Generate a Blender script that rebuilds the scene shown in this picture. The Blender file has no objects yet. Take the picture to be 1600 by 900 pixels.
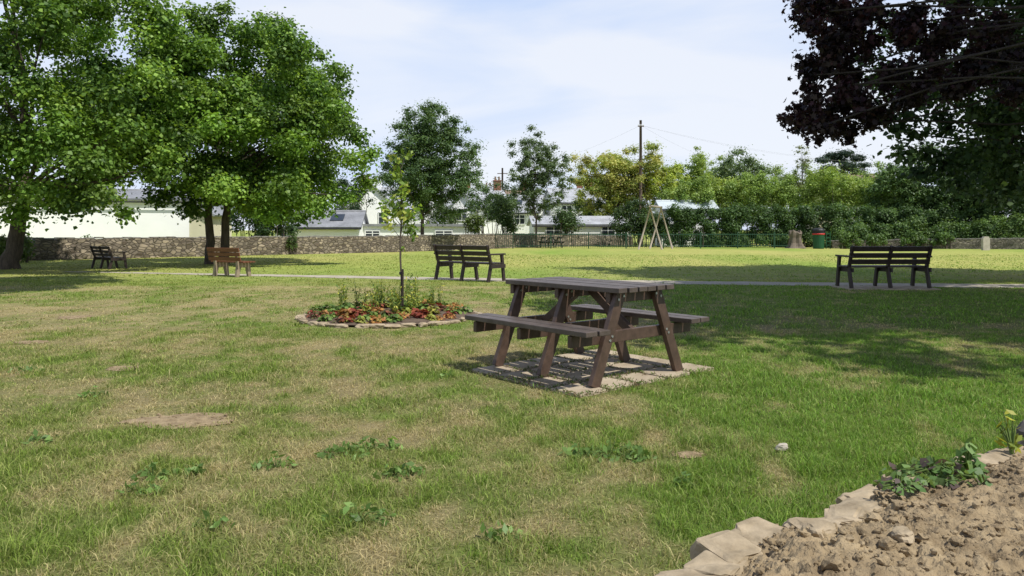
import bpy, math, random
import numpy as np
from mathutils import Vector, Matrix, noise as mnoise
random.seed(7); rng=np.random.default_rng(11)
scene=bpy.context.scene
scene.view_settings.view_transform='Standard'; scene.view_settings.look='None'; scene.view_settings.exposure=0
COL=scene.collection
H=1.22; F=1156.0
def W(px,py,D): return ((px-800)/F*D, D, H-(py-359)/F*D)
def G(px,D): return ((px-800)/F*D, D, 0.0)

# ---------------- numpy noise
def vnoise(x,y,seed=0):
    xi=np.floor(x); yi=np.floor(y); xf=x-xi; yf=y-yi
    def h(a,b):
        v=np.sin(a*127.1+b*311.7+seed*74.7)*43758.5453
        return v-np.floor(v)
    u=xf*xf*(3-2*xf); v=yf*yf*(3-2*yf)
    return (h(xi,yi)*(1-u)+h(xi+1,yi)*u)*(1-v)+(h(xi,yi+1)*(1-u)+h(xi+1,yi+1)*u)*v
def fbm(x,y,o=4,seed=0):
    s=0;a=.5;t=0
    for i in range(o):
        s=s+a*vnoise(x*2**i,y*2**i,seed+i); t+=a; a*=.5
    return s/t

# ---------------- materials
def newmat(name):
    m=bpy.data.materials.new(name); m.use_nodes=True
    nt=m.node_tree; b=nt.nodes['Principled BSDF']; return m,nt,b
def mat_noise(name,c1,c2,rough=.7,scale=8,bump=.3,detail=6,stretch=(1,1,1),spec=.3,bscale=None,bdist=.01):
    m,nt,b=newmat(name)
    tc=nt.nodes.new('ShaderNodeTexCoord'); mp=nt.nodes.new('ShaderNodeMapping'); mp.inputs['Scale'].default_value=stretch
    nt.links.new(tc.outputs['Object'],mp.inputs[0])
    n=nt.nodes.new('ShaderNodeTexNoise'); n.inputs['Scale'].default_value=scale; n.inputs['Detail'].default_value=detail; n.inputs['Roughness'].default_value=.65
    nt.links.new(mp.outputs[0],n.inputs['Vector'])
    r=nt.nodes.new('ShaderNodeValToRGB'); r.color_ramp.elements[0].position=.3; r.color_ramp.elements[1].position=.7
    r.color_ramp.elements[0].color=(*c1,1); r.color_ramp.elements[1].color=(*c2,1)
    nt.links.new(n.outputs['Fac'],r.inputs[0]); nt.links.new(r.outputs[0],b.inputs['Base Color'])
    b.inputs['Roughness'].default_value=rough; b.inputs['Specular IOR Level'].default_value=spec
    if bump:
        n2=nt.nodes.new('ShaderNodeTexNoise'); n2.inputs['Scale'].default_value=bscale or scale*4; n2.inputs['Detail'].default_value=5
        nt.links.new(mp.outputs[0],n2.inputs['Vector'])
        bp=nt.nodes.new('ShaderNodeBump'); bp.inputs['Strength'].default_value=bump; bp.inputs['Distance'].default_value=bdist
        nt.links.new(n2.outputs['Fac'],bp.inputs['Height']); nt.links.new(bp.outputs[0],b.inputs['Normal'])
    return m
def mat_leaf(name,transl=.35,rough=.5,spec=.35,tint=(1.3,1.25,.6)):
    m,nt,b=newmat(name)
    a=nt.nodes.new('ShaderNodeAttribute'); a.attribute_name='col'
    nt.links.new(a.outputs['Color'],b.inputs['Base Color'])
    b.inputs['Roughness'].default_value=rough; b.inputs['Specular IOR Level'].default_value=spec
    mul=nt.nodes.new('ShaderNodeVectorMath'); mul.operation='MULTIPLY'; mul.inputs[1].default_value=tint
    nt.links.new(a.outputs['Color'],mul.inputs[0])
    t=nt.nodes.new('ShaderNodeBsdfTranslucent'); nt.links.new(mul.outputs[0],t.inputs['Color'])
    mx=nt.nodes.new('ShaderNodeMixShader'); mx.inputs[0].default_value=transl
    out=nt.nodes['Material Output']
    nt.links.new(b.outputs[0],mx.inputs[1]); nt.links.new(t.outputs[0],mx.inputs[2]); nt.links.new(mx.outputs[0],out.inputs[0])
    return m
def mat_stone(name,scale=3.5,cols=((.16,.13,.10),(.36,.31,.24),(.26,.24,.21)),mortar=(.12,.10,.08),stretch=(1,1,1.7)):
    m,nt,b=newmat(name)
    tc=nt.nodes.new('ShaderNodeTexCoord'); mp=nt.nodes.new('ShaderNodeMapping'); mp.inputs['Scale'].default_value=stretch
    nt.links.new(tc.outputs['Object'],mp.inputs[0])
    v=nt.nodes.new('ShaderNodeTexVoronoi'); v.inputs['Scale'].default_value=scale
    e=nt.nodes.new('ShaderNodeTexVoronoi'); e.feature='DISTANCE_TO_EDGE'; e.inputs['Scale'].default_value=scale
    nt.links.new(mp.outputs[0],v.inputs['Vector']); nt.links.new(mp.outputs[0],e.inputs['Vector'])
    sep=nt.nodes.new('ShaderNodeSeparateColor'); nt.links.new(v.outputs['Color'],sep.inputs[0])
    r=nt.nodes.new('ShaderNodeValToRGB'); r.color_ramp.elements[0].color=(*cols[0],1); r.color_ramp.elements[1].color=(*cols[1],1)
    x=r.color_ramp.elements.new(.5); x.color=(*cols[2],1)
    nt.links.new(sep.outputs[0],r.inputs[0])
    r2=nt.nodes.new('ShaderNodeValToRGB'); r2.color_ramp.elements[0].position=.02; r2.color_ramp.elements[1].position=.12
    nt.links.new(e.outputs['Distance'],r2.inputs[0])
    mx=nt.nodes.new('ShaderNodeMixRGB'); mx.inputs[1].default_value=(*mortar,1)
    nt.links.new(r2.outputs[0],mx.inputs[0]); nt.links.new(r.outputs[0],mx.inputs[2])
    n=nt.nodes.new('ShaderNodeTexNoise'); n.inputs['Scale'].default_value=1.3; n.inputs['Detail'].default_value=8
    nt.links.new(tc.outputs['Object'],n.inputs['Vector'])
    m2=nt.nodes.new('ShaderNodeMixRGB'); m2.blend_type='OVERLAY'; m2.inputs[0].default_value=.7
    nt.links.new(mx.outputs[0],m2.inputs[1]); nt.links.new(n.outputs['Fac'],m2.inputs[2])
    nt.links.new(m2.outputs[0],b.inputs['Base Color']); b.inputs['Roughness'].default_value=.9
    bp=nt.nodes.new('ShaderNodeBump'); bp.inputs['Distance'].default_value=.06; bp.inputs['Strength'].default_value=.9
    nt.links.new(r2.outputs[0],bp.inputs['Height']); nt.links.new(bp.outputs[0],b.inputs['Normal'])
    return m
def mat_roof(name,c1,c2,scale=4):
    m,nt,b=newmat(name)
    tc=nt.nodes.new('ShaderNodeTexCoord')
    br=nt.nodes.new('ShaderNodeTexBrick'); br.inputs['Scale'].default_value=scale
    br.inputs['Color1'].default_value=(*c1,1); br.inputs['Color2'].default_value=(*c2,1); br.inputs['Mortar'].default_value=(c1[0]*.5,c1[1]*.5,c1[2]*.5,1)
    br.inputs['Mortar Size'].default_value=.02
    sp=nt.nodes.new('ShaderNodeSeparateXYZ'); cb=nt.nodes.new('ShaderNodeCombineXYZ')
    ad=nt.nodes.new('ShaderNodeMath'); ad.operation='ADD'
    nt.links.new(tc.outputs['Object'],sp.inputs[0]); nt.links.new(sp.outputs[0],cb.inputs[0]); nt.links.new(sp.outputs[1],ad.inputs[0]); nt.links.new(sp.outputs[2],ad.inputs[1])
    nt.links.new(ad.outputs[0],cb.inputs[1]); nt.links.new(cb.outputs[0],br.inputs['Vector'])
    n=nt.nodes.new('ShaderNodeTexNoise'); n.inputs['Scale'].default_value=1.2; n.inputs['Detail'].default_value=6
    nt.links.new(tc.outputs['Object'],n.inputs['Vector'])
    mx=nt.nodes.new('ShaderNodeMixRGB'); mx.blend_type='OVERLAY'; mx.inputs[0].default_value=.6
    nt.links.new(br.outputs['Color'],mx.inputs[1]); nt.links.new(n.outputs['Fac'],mx.inputs[2])
    nt.links.new(mx.outputs[0],b.inputs['Base Color']); b.inputs['Roughness'].default_value=.6
    return m
M={}
M['leaf']=mat_leaf('leaf_green',.38); M['leaf_purple']=mat_leaf('leaf_purple',.2,.5,.25,(1.5,.7,.7)); M['grass']=mat_leaf('grass_blade',.4,.6,.2,(1.15,1.12,.7))
M['leaf_bed']=mat_leaf('leaf_bedding',.25,.5,.3,(1.1,1.0,.7))
M['bark']=mat_noise('bark',(.05,.04,.03),(.14,.11,.085),.9,6,.8,stretch=(3,3,.6),bdist=.04)
M['bark_dark']=mat_noise('dark_bark',(.025,.02,.016),(.06,.05,.04),.9,6,.8,stretch=(3,3,.6),bdist=.04)
M['plastic']=mat_noise('brown_recycled_plastic',(.050,.030,.021),(.105,.065,.046),.48,14,.25,stretch=(1,1,1),spec=.45,bscale=90,bdist=.002)
M['plastic_top']=mat_noise('weathered_brown_board',(.058,.043,.035),(.125,.097,.08),.46,7,.35,spec=.4,bscale=60,bdist=.002,detail=9)
M['plastic_dark']=mat_noise('dark_brown_plastic',(.022,.015,.012),(.045,.03,.025),.5,12,.2,spec=.4)
M['wood']=mat_noise('varnished_wood',(.11,.040,.02),(.21,.088,.045),.5,6,.3,stretch=(.5,6,6),spec=.3)
M['wood_grey']=mat_noise('grey_wood',(.26,.22,.17),(.42,.36,.29),.85,6,.4,stretch=(4,4,.7))
M['pole']=mat_noise('pole_wood',(.08,.055,.04),(.16,.12,.09),.85,4,.3,stretch=(4,4,.5))
M['stump']=mat_noise('stump_wood',(.10,.08,.06),(.24,.195,.15),.9,5,.6,stretch=(4,4,.6))
M['concrete']=mat_noise('concrete',(.36,.32,.26),(.52,.47,.39),.9,5,.4,bdist=.006)
M['conc_leg']=mat_noise('tan_concrete',(.24,.185,.125),(.36,.29,.21),.9,5,.4,bdist=.006)
M['slab']=mat_noise('paving_slab',(.28,.22,.15),(.50,.42,.31),.9,3.0,.3,bdist=.003,bscale=35,detail=6)
M['path']=mat_noise('path_surface',(.33,.29,.22),(.47,.42,.34),.95,2.5,.4)
M['soil']=mat_noise('dry_soil',(.165,.118,.066),(.385,.295,.175),.95,14,1.0,bscale=120,bdist=.008,detail=10)
M['soil_dark']=mat_noise('bed_soil',(.07,.05,.035),(.16,.115,.08),.95,10,.9)
M['rock']=mat_noise('tan_rock',(.22,.17,.105),(.46,.37,.25),.9,12,.7,bscale=60,bdist=.005,detail=9)
M['rock_grey']=mat_noise('grey_rock',(.13,.12,.105),(.27,.25,.22),.9,9,.6,bscale=45,bdist=.006)
M['rock_dark']=mat_noise('dark_slate_rock',(.04,.037,.035),(.10,.09,.08),.8,9,.6,bscale=45,bdist=.004)
M['wall_stone']=mat_stone('rubble_stone',4.6,((.11,.085,.058),(.36,.295,.205),(.21,.175,.13)),(.14,.115,.085))
M['wall_dark']=mat_stone('dark_rubble_stone',5.2,((.07,.065,.045),(.20,.175,.13),(.12,.11,.08)),(.09,.08,.055))  # same rubble pattern in darker tones
M['white']=mat_noise('white_render',(.84,.84,.83),(.90,.90,.89),.85,.8,.05)
M['cream']=mat_noise('cream_render',(.60,.54,.40),(.72,.66,.5),.85,1,.05)
M['greywall']=mat_noise('grey_render',(.46,.46,.46),(.6,.6,.6),.85,1,.05)
M['brickred']=mat_roof('red_brick',(.28,.11,.07),(.2,.08,.05),9)
M['slate']=mat_roof('slate_roof',(.22,.225,.235),(.30,.305,.32),4)
M['slate_light']=mat_roof('pale_slate_roof',(.36,.37,.39),(.46,.47,.49),4)
M['tile']=mat_roof('brown_tile_roof',(.2,.13,.09),(.28,.2,.14),5)
M['metal_roof']=mat_noise('metal_roof',(.42,.47,.5),(.55,.6,.62),.4,1,.1)
M['glass']=mat_noise('window_glass',(.02,.025,.03),(.05,.06,.07),.1,1,0,spec=.6)
M['frame_white']=mat_noise('white_paint',(.7,.7,.7),(.8,.8,.8),.5,3,0)
M['green_paint']=mat_noise('green_paint',(.018,.055,.032),(.03,.08,.045),.5,5,.05)
M['green_bin']=mat_noise('green_bin_paint',(.012,.065,.028),(.02,.09,.035),.4,5,.05)
M['black']=mat_noise('black_plastic',(.012,.012,.012),(.03,.03,.03),.5,5,.05)
M['red']=mat_noise('red_band',(.5,.03,.03),(.6,.05,.05),.5,5,.05)
M['steel']=mat_noise('steel',(.4,.4,.4),(.55,.55,.55),.35,20,.05); M['steel'].node_tree.nodes['Principled BSDF'].inputs['Metallic'].default_value=.8
M['wire']=mat_noise('wire',(.2,.2,.2),(.26,.26,.26),.6,5,0)
M['stemgreen']=mat_noise('green_stem',(.08,.13,.03),(.14,.2,.05),.6,20,0)

# ---------------- objects
def link(o,parent=None):
    COL.objects.link(o)
    if parent is not None: o.parent=parent
    return o
def tag(o,label,cat,group=None):
    o['label']=label; o['category']=cat
    if group: o['group']=group
def empty(name,loc=(0,0,0),rz=0,label=None,cat=None,group=None):
    o=bpy.data.objects.new(name,None); o.location=loc; o.rotation_euler=(0,0,rz); o.empty_display_size=.2
    link(o)
    if label: tag(o,label,cat,group)
    return o
ICO={}
def ico(s=3):
    if s not in ICO:
        import bmesh
        bm=bmesh.new(); bmesh.ops.create_icosphere(bm,subdivisions=s,radius=1)
        ICO[s]=(np.array([v.co[:] for v in bm.verts]),[[v.index for v in f.verts] for f in bm.faces]); bm.free()
    return ICO[s]
class MB:
    def __init__(s): s.v=[];s.f=[];s.m=[]
    def add(s,vs,fs,mi=0):
        o=len(s.v); s.v+= [tuple(v) for v in vs]; s.f+=[[i+o for i in f] for f in fs]; s.m+=[mi]*len(fs)
    def box(s,c,size,R=None,mi=0):
        c=Vector(c); hx,hy,hz=[a/2 for a in size]; vs=[]
        for x,y,z in [(-1,-1,-1),(1,-1,-1),(1,1,-1),(-1,1,-1),(-1,-1,1),(1,-1,1),(1,1,1),(-1,1,1)]:
            p=Vector((x*hx,y*hy,z*hz))
            if R is not None: p=R@p
            vs.append(p+c)
        s.add(vs,[[0,3,2,1],[4,5,6,7],[0,1,5,4],[1,2,6,5],[2,3,7,6],[3,0,4,7]],mi)
    def beam(s,p0,p1,w,t,side=(1,0,0),mi=0):
        p0=Vector(p0);p1=Vector(p1);d=(p1-p0); L=d.length; z=d/L; x=Vector(side); x=(x-z*x.dot(z)).normalized(); y=z.cross(x)
        R=Matrix((x,y,z)).transposed()
        s.box((p0+p1)/2,(w,t,L),R,mi)
    def tube(s,pts,rad,seg=8,mi=0,cap=True):
        pts=[Vector(p) for p in pts]; n=len(pts); vs=[]
        ref=Vector((.31,.77,.55))
        for i,p in enumerate(pts):
            d=(pts[min(i+1,n-1)]-pts[max(i-1,0)]).normalized()
            a=d.cross(ref)
            if a.length<.05: a=d.cross(Vector((1,0,0)))
            a.normalize(); b=d.cross(a)
            for k in range(seg):
                t=2*math.pi*k/seg; vs.append(p+(a*math.cos(t)+b*math.sin(t))*rad[i])
        fs=[]
        for i in range(n-1):
            for k in range(seg):
                fs.append([i*seg+k,i*seg+(k+1)%seg,(i+1)*seg+(k+1)%seg,(i+1)*seg+k])
        if cap: fs.append(list(range(seg))); fs.append([(n-1)*seg+k for k in range(seg)][::-1])
        s.add(vs,fs,mi)
    def lathe(s,prof,seg=20,c=(0,0,0),mi=0):
        vs=[];n=len(prof)
        for r,z in prof:
            for k in range(seg):
                t=2*math.pi*k/seg; vs.append((c[0]+r*math.cos(t),c[1]+r*math.sin(t),c[2]+z))
        fs=[[i*seg+k,i*seg+(k+1)%seg,(i+1)*seg+(k+1)%seg,(i+1)*seg+k] for i in range(n-1) for k in range(seg)]
        fs.append(list(range(seg))[::-1]); fs.append([(n-1)*seg+k for k in range(seg)])
        s.add(vs,fs,mi)
    def prism(s,poly,axis_off,mi=0):
        n=len(poly); o=Vector(axis_off); a=[Vector(p) for p in poly]; b=[p+o for p in a]
        s.add(a+b,[list(range(n))[::-1],[n+i for i in range(n)]]+[[i,(i+1)%n,n+(i+1)%n,n+i] for i in range(n)],mi)
    def rock(s,c,size,seed,rz=0,mi=0,rough=.35,sub=3,tilt=0,blocky=.7):
        V,Fc=ico(sub); off=Vector((seed*3.17,seed*1.31,seed*.77)); vs=[]
        Rm=Matrix.Rotation(rz,3,'Z')@Matrix.Rotation(tilt,3,'X')
        for p in V:
            q=Vector([math.copysign(abs(a)**blocky,a) for a in p]); 
            k=1+rough*mnoise.noise(q*1.1+off)+rough*.4*mnoise.noise(q*3+off)
            q=q*k; q=Vector((q.x*size[0],q.y*size[1],q.z*size[2]))
            vs.append(Rm@q+Vector(c))
        s.add(vs,Fc,mi)
    def obj(s,name,mats,parent=None,bevel=0,smooth=False,loc=(0,0,0),rz=0):
        me=bpy.data.meshes.new(name); me.from_pydata(s.v,[],s.f)
        for m in (mats if isinstance(mats,(list,tuple)) else [mats]): me.materials.append(m)
        me.polygons.foreach_set('material_index',s.m)
        if smooth: me.polygons.foreach_set('use_smooth',[True]*len(s.f))
        me.update(); o=bpy.data.objects.new(name,me); o.location=loc; o.rotation_euler=(0,0,rz); link(o,parent)
        if bevel:
            b=o.modifiers.new('bevel','BEVEL'); b.width=bevel; b.segments=2; b.limit_method='ANGLE'
        return o

def poly_mesh(name,co,K_faces,mat,col=None,parent=None,smooth=False):
    me=bpy.data.meshes.new(name); me.vertices.add(len(co)); me.vertices.foreach_set('co',co.astype(np.float32).ravel())
    loops=np.concatenate([f.ravel() for f in K_faces]).astype(np.int32)
    tot=np.concatenate([np.full(len(f),f.shape[1]) for f in K_faces])
    st=np.concatenate([[0],np.cumsum(tot)[:-1]]).astype(np.int32)
    me.loops.add(len(loops)); me.loops.foreach_set('vertex_index',loops)
    me.polygons.add(len(tot)); me.polygons.foreach_set('loop_start',st)
    if smooth: me.polygons.foreach_set('use_smooth',np.ones(len(tot),bool))
    if col is not None:
        a=me.color_attributes.new('col','FLOAT_COLOR','POINT'); c4=np.ones((len(co),4),np.float32); c4[:,:3]=col; a.data.foreach_set('color',c4.ravel())
    me.materials.append(mat); me.update(calc_edges=True); me.validate()
    o=bpy.data.objects.new(name,me); link(o,parent); return o

T_MAPLE=np.array([(0,0,0),(.42,.02,-.03),(.30,.28,0),(.58,.55,-.08),(.20,.58,.02),(0,1,-.15),(-.20,.58,.02),(-.58,.55,-.08),(-.30,.28,0),(-.42,.02,-.03)])
T_HEX=np.array([(0,0,0),(.48,.3,-.06),(.28,.68,-.02),(0,1,-.12),(-.28,.68,-.02),(-.48,.3,-.06)])
T_OVAL=np.array([(0,0,0),(.26,.4,-.04),(0,1,-.1),(-.26,.4,-.04)])
def leaves(name,P,N,size,col,tmpl,mat,parent=None):
    n=len(P); N=N/np.linalg.norm(N,axis=1,keepdims=True)
    R=rng.normal(size=(n,3)); A=np.cross(N,R); A/=np.linalg.norm(A,axis=1,keepdims=True); B=np.cross(N,A)
    K=len(tmpl)
    co=P[:,None,:]+size[:,None,None]*(tmpl[None,:,0,None]*A[:,None,:]+(tmpl[None,:,1,None]-.4)*B[:,None,:]+tmpl[None,:,2,None]*N[:,None,:])
    idx=np.arange(n*K).reshape(n,K)
    c=np.repeat(col,K,axis=0)
    return poly_mesh(name,co.reshape(-1,3),[idx],mat,c,parent)

def ell_clumps(c,r,n,cr,shell=.45,seed=0,flat_bottom=None):
    g=np.random.default_rng(seed); out=[]
    while len(out)<n:
        d=g.normal(size=3); d/=np.linalg.norm(d)
        lob=1+.14*math.sin(3*math.atan2(d[1],d[0])+seed)+.10*math.sin(5*d[2]+2*seed+2*d[0])
        rad=(shell+(1-shell)*g.random()**.5)*lob
        p=(c[0]+d[0]*r[0]*rad,c[1]+d[1]*r[1]*rad,c[2]+d[2]*r[2]*rad)
        if flat_bottom and p[2]<flat_bottom: continue
        out.append((*p,cr*g.uniform(.6,1.3)))
    return out
def scatter_leaves(clumps,n,lsize,pal,sz_var=.4,up=.7,flat=.7,tone=.35,soft=.5,cap=2.1,jit=.38):
    C=np.array(clumps); w=C[:,3]**2; w/=w.sum(); k=rng.choice(len(C),size=n,p=w)
    d=rng.normal(size=(n,3)); d/=np.linalg.norm(d,axis=1,keepdims=True)
    hard=C[k,3]*(.30+.85*rng.random(n)**.8); gs=C[k,3]*np.minimum(np.abs(rng.normal(size=n))*.85,cap)
    rad=np.where(rng.random(n)<soft,gs,hard)
    P=C[k,:3]+d*rad[:,None]*np.array([1,1,flat])
    N=d*.55+np.array([0,0,up])+rng.normal(size=(n,3))*jit
    S=lsize*(1-sz_var+2*sz_var*rng.random(n))
    pal=np.array(pal); ct=rng.random(len(C)); cp=rng.integers(0,len(pal),len(C))
    own=rng.random(n)<.55
    base=pal[np.where(own,cp[k],rng.integers(0,len(pal),n))]
    bright=(1-tone/2+tone*ct[k])*(.75+.5*rng.random(n))
    return P,N,S,np.clip(base*bright[:,None],0.004,1)
def limb_tube(mb,p0,p1,r0,r1,sag=.12,seg=7,n=6,rs=None):
    p0=Vector(p0);p1=Vector(p1);L=(p1-p0).length; pts=[];rad=[]
    a=Vector((rs.uniform(-1,1),rs.uniform(-1,1),rs.uniform(-.3,1)))*L*sag
    for i in range(n+1):
        t=i/n; p=p0.lerp(p1,t)+a*math.sin(math.pi*t)+Vector((rs.uniform(-1,1),rs.uniform(-1,1),rs.uniform(-1,1)))*L*.018*(0<i<n)
        pts.append(p); rad.append(r0+(r1-r0)*t**.8)
    mb.tube(pts,rad,seg)
    return pts
def make_tree(name,label,base,clumps,n,lsize,pal,tmpl=T_HEX,mat=None,tr=.2,fork=2.0,nl=10,stems=None,seed=1,cat='tree',up=.7,flat=.7,tone=.35,group=None,lean=(0,0),bark=None,extra=None,limb=.38,soft=.5,cap=2.1,jit=.38):
    rs=random.Random(seed); e=empty(name,base,0,label,cat,group)
    b=Vector(base); cl=[(c[0]-b.x,c[1]-b.y,c[2]-b.z,c[3]) for c in clumps]
    mb=MB(); stems=stems or [(0,0)]
    forks=[]
    for sx,sy in stems:
        f=Vector((sx*1.4+lean[0],sy*1.4+lean[1],fork)); forks.append(f)
        pts=[];rad=[]
        for i in range(9):
            t=i/8; pts.append(Vector((sx,sy,-.05)).lerp(f,t)+Vector((rs.uniform(-1,1),rs.uniform(-1,1),0))*tr*.18*(0<i<8)); rad.append(tr*(1.35-.35*min(1,t*6)) if t<.17 else tr*(1-.3*t))
        mb.tube(pts,rad,12)
    cz=max(c[2] for c in cl)
    cc=cl[:]
    rs.shuffle(cc); pick=cc[:nl]
    for f in forks:
        top=Vector((np.mean([c[0] for c in cl])*.6+f.x*.4,np.mean([c[1] for c in cl])*.6+f.y*.4,fork+(cz-fork)*.8))
        pts=limb_tube(mb,f,top,tr*.72,tr*.12,.04,9,8,rs)
        for c in pick[forks.index(f)::len(forks)]:
            t=max(0,min(.85,(c[2]-fork)/(cz-fork)*.8-.15)); q=pts[int(t*8)]
            pp=limb_tube(mb,q,Vector(c[:3]),tr*limb*(1-.5*t),tr*.05,.1,6,6,rs)
            for _ in range(2):
                c2=rs.choice(cl); q2=pp[rs.randint(2,5)]
                if (Vector(c2[:3])-q2).length<c[3]*3.5: limb_tube(mb,q2,Vector(c2[:3]),tr*.12,tr*.025,.1,5,4,rs)
    mb.obj('trunk',bark or M['bark'],e,smooth=True)
    P,N,S,C=scatter_leaves(cl,n,lsize,pal,up=up,flat=flat,tone=tone,soft=soft,cap=cap,jit=jit)
    if extra:
        xc,xn,xs_=extra; xc=[(c[0]-b.x,c[1]-b.y,c[2]-b.z,c[3]) for c in xc]
        P2,N2,S2,C2=scatter_leaves(xc,xn,xs_,pal,up=up,flat=flat,tone=tone,cap=1.5)
        P=np.concatenate([P,P2]);N=np.concatenate([N,N2]);S=np.concatenate([S,S2]);C=np.concatenate([C,C2])
    leaves('crown',P,N,S,C,tmpl,mat or M['leaf'],e)
    return e
def make_bush(name,label,base,clumps,n,lsize,pal,tmpl=T_OVAL,seed=1,cat='bush',up=.5,tone=.4,group=None,soft=.5):
    e=empty(name,base,0,label,cat,group); rs=random.Random(seed)
    cl=[(c[0]-base[0],c[1]-base[1],c[2]-base[2],c[3]) for c in clumps]
    mb=MB()
    for c in rs.sample(cl,min(14,len(cl))):
        limb_tube(mb,(c[0],c[1],-.03),(c[0],c[1],c[2]),.04,.01,.08,5,4,rs)
    mb.obj('stem',M['bark'],e,smooth=True)
    P,N,S,C=scatter_leaves(cl,n,lsize,pal,up=up,flat=.9,tone=tone,soft=soft)
    leaves('foliage',P,N,S,C,tmpl,M['leaf'],e)
    return e

# ---------------- camera, light, world
cam=bpy.data.cameras.new('camera'); co=bpy.data.objects.new('camera',cam); link(co)
co.location=(0,0,H); co.rotation_euler=(math.radians(90),0,0); cam.sensor_width=36; cam.lens=26.01; cam.shift_y=-91/1600; cam.clip_end=3000; cam.clip_start=.05
scene.camera=co
el=math.radians(57); az=math.atan2(.78,-.62)
S=Vector((math.sin(az)*math.cos(el),math.cos(az)*math.cos(el),math.sin(el)))
sun=bpy.data.lights.new('sun','SUN'); sun.energy=5.0; sun.angle=math.radians(.5); sun.color=(1,.965,.89)
so=bpy.data.objects.new('sun',sun); link(so); so.rotation_euler=S.to_track_quat('Z','Y').to_euler()
w=bpy.data.worlds.new('World'); scene.world=w; w.use_nodes=True; nt=w.node_tree; bg=nt.nodes['Background']
sky=nt.nodes.new('ShaderNodeTexSky'); sky.sky_type='NISHITA'; sky.sun_disc=False; sky.sun_elevation=el; sky.sun_rotation=az
tc=nt.nodes.new('ShaderNodeTexCoord'); mp=nt.nodes.new('ShaderNodeMapping'); mp.inputs['Scale'].default_value=(1.0,1.0,4.5); mp.inputs['Rotation'].default_value=(0,.2,.5)
nt.links.new(tc.outputs['Generated'],mp.inputs[0])
n1=nt.nodes.new('ShaderNodeTexNoise'); n1.inputs['Scale'].default_value=1.5; n1.inputs['Detail'].default_value=6; n1.inputs['Roughness'].default_value=.5; n1.inputs['Distortion'].default_value=.5
nt.links.new(mp.outputs[0],n1.inputs['Vector'])
r=nt.nodes.new('ShaderNodeValToRGB'); r.color_ramp.elements[0].position=.36; r.color_ramp.elements[0].color=(4.7,5.8,8.0,1); r.color_ramp.elements[1].position=.60; r.color_ramp.elements[1].color=(7.0,7.3,8.0,1)
nt.links.new(n1.outputs['Fac'],r.inputs[0])
mx=nt.nodes.new('ShaderNodeMixRGB'); mx.inputs[0].default_value=.88
nt.links.new(r.outputs[0],mx.inputs[2]); nt.links.new(sky.outputs[0],mx.inputs[1])
# the hazy veil thins toward the zenith: deeper blue overhead
sp=nt.nodes.new('ShaderNodeSeparateXYZ'); nt.links.new(tc.outputs['Generated'],sp.inputs[0])
mr=nt.nodes.new('ShaderNodeMapRange'); mr.interpolation_type='SMOOTHSTEP'; mr.inputs[1].default_value=.28; mr.inputs[2].default_value=.75; nt.links.new(sp.outputs[2],mr.inputs[0])
m3=nt.nodes.new('ShaderNodeMixRGB'); m3.inputs[2].default_value=(1.7,2.3,4.0,1)
nt.links.new(mr.outputs[0],m3.inputs[0]); nt.links.new(mx.outputs[0],m3.inputs[1]); nt.links.new(m3.outputs[0],bg.inputs[0]); bg.inputs[1].default_value=.13

# ---------------- ground
SLAB_U=Vector((-.647,.762)); SLAB_V=Vector((.762,.647)); TC=(0.64,6.40)
patches=[(-2.1,4.7,.34,.18),(-6.1,10.3,.22,.2),(-3.4,6.5,.15,.11),(-5.2,8.0,.2,.1),(.95,4.0,.09,.05)]
def greenness(x,y):
    f=fbm(x*.6+3,y*.45+1,4,3); g=fbm(x*2.3,y*1.6,4,9); h=fbm(x*6,y*5,3,14)
    s=.52+(f-.5)*1.2+(g-.5)*1.5+(h-.5)*1.4
    right=1/(1+np.exp(-(x-1.1)*1.6)); nearf=1/(1+np.exp((y-17)*1.2))
    s=s+.46*right*nearf-.10*(1-right)*nearf
    s=np.where(y>16,.64+(s-.5)*.5,s)
    s=s+.35*np.exp(-((x+.2)**2/1.4+(y-6.0)**2/2))
    s=s+.15*np.exp(-((x+2.5)**2/6+(y-2.8)**2/1.2))
    return np.clip(s,0,1)
def seg(a,b,n): return np.linspace(a,b,n,endpoint=False)
xs=np.concatenate([seg(-600,-60,10),seg(-60,-12,50),seg(-12,-5,50),seg(-5,5,160),seg(5,12,50),seg(12,60,50),np.linspace(60,600,11)])
ys=np.concatenate([seg(-60,1,8),seg(1,10,160),seg(10,25,110),seg(25,70,90),np.linspace(70,1500,20)])
X,Y=np.meshgrid(xs,ys); nx,ny=len(xs),len(ys)
g=greenness(X,Y)[...,None]
straw=np.array([.36,.30,.15]); grn=np.array([.165,.235,.045])
gc=straw*(1-g)+grn*g
far=(np.clip((Y-14)/10,0,1))[...,None]
fn=np.clip(.5+(fbm(X*.3,Y*.10,5,5)-.5)*2.2,0,1)[...,None]
gc=gc*(1-far)+far*(np.array([.38,.37,.11])*(1-fn)+np.array([.22,.31,.055])*fn)
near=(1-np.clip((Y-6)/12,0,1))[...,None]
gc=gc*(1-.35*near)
co_=np.stack([X,Y,np.zeros_like(X)],-1).reshape(-1,3)
i=np.arange(nx*ny).reshape(ny,nx); q=np.stack([i[:-1,:-1],i[:-1,1:],i[1:,1:],i[1:,:-1]],-1).reshape(-1,4)
gm,nt,b=newmat('lawn_ground')
a=nt.nodes.new('ShaderNodeAttribute'); a.attribute_name='col'
tc=nt.nodes.new('ShaderNodeTexCoord')
n1=nt.nodes.new('ShaderNodeTexNoise'); n1.inputs['Scale'].default_value=22; n1.inputs['Detail'].default_value=8; n1.inputs['Roughness'].default_value=.75
nt.links.new(tc.outputs['Object'],n1.inputs['Vector'])
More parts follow.
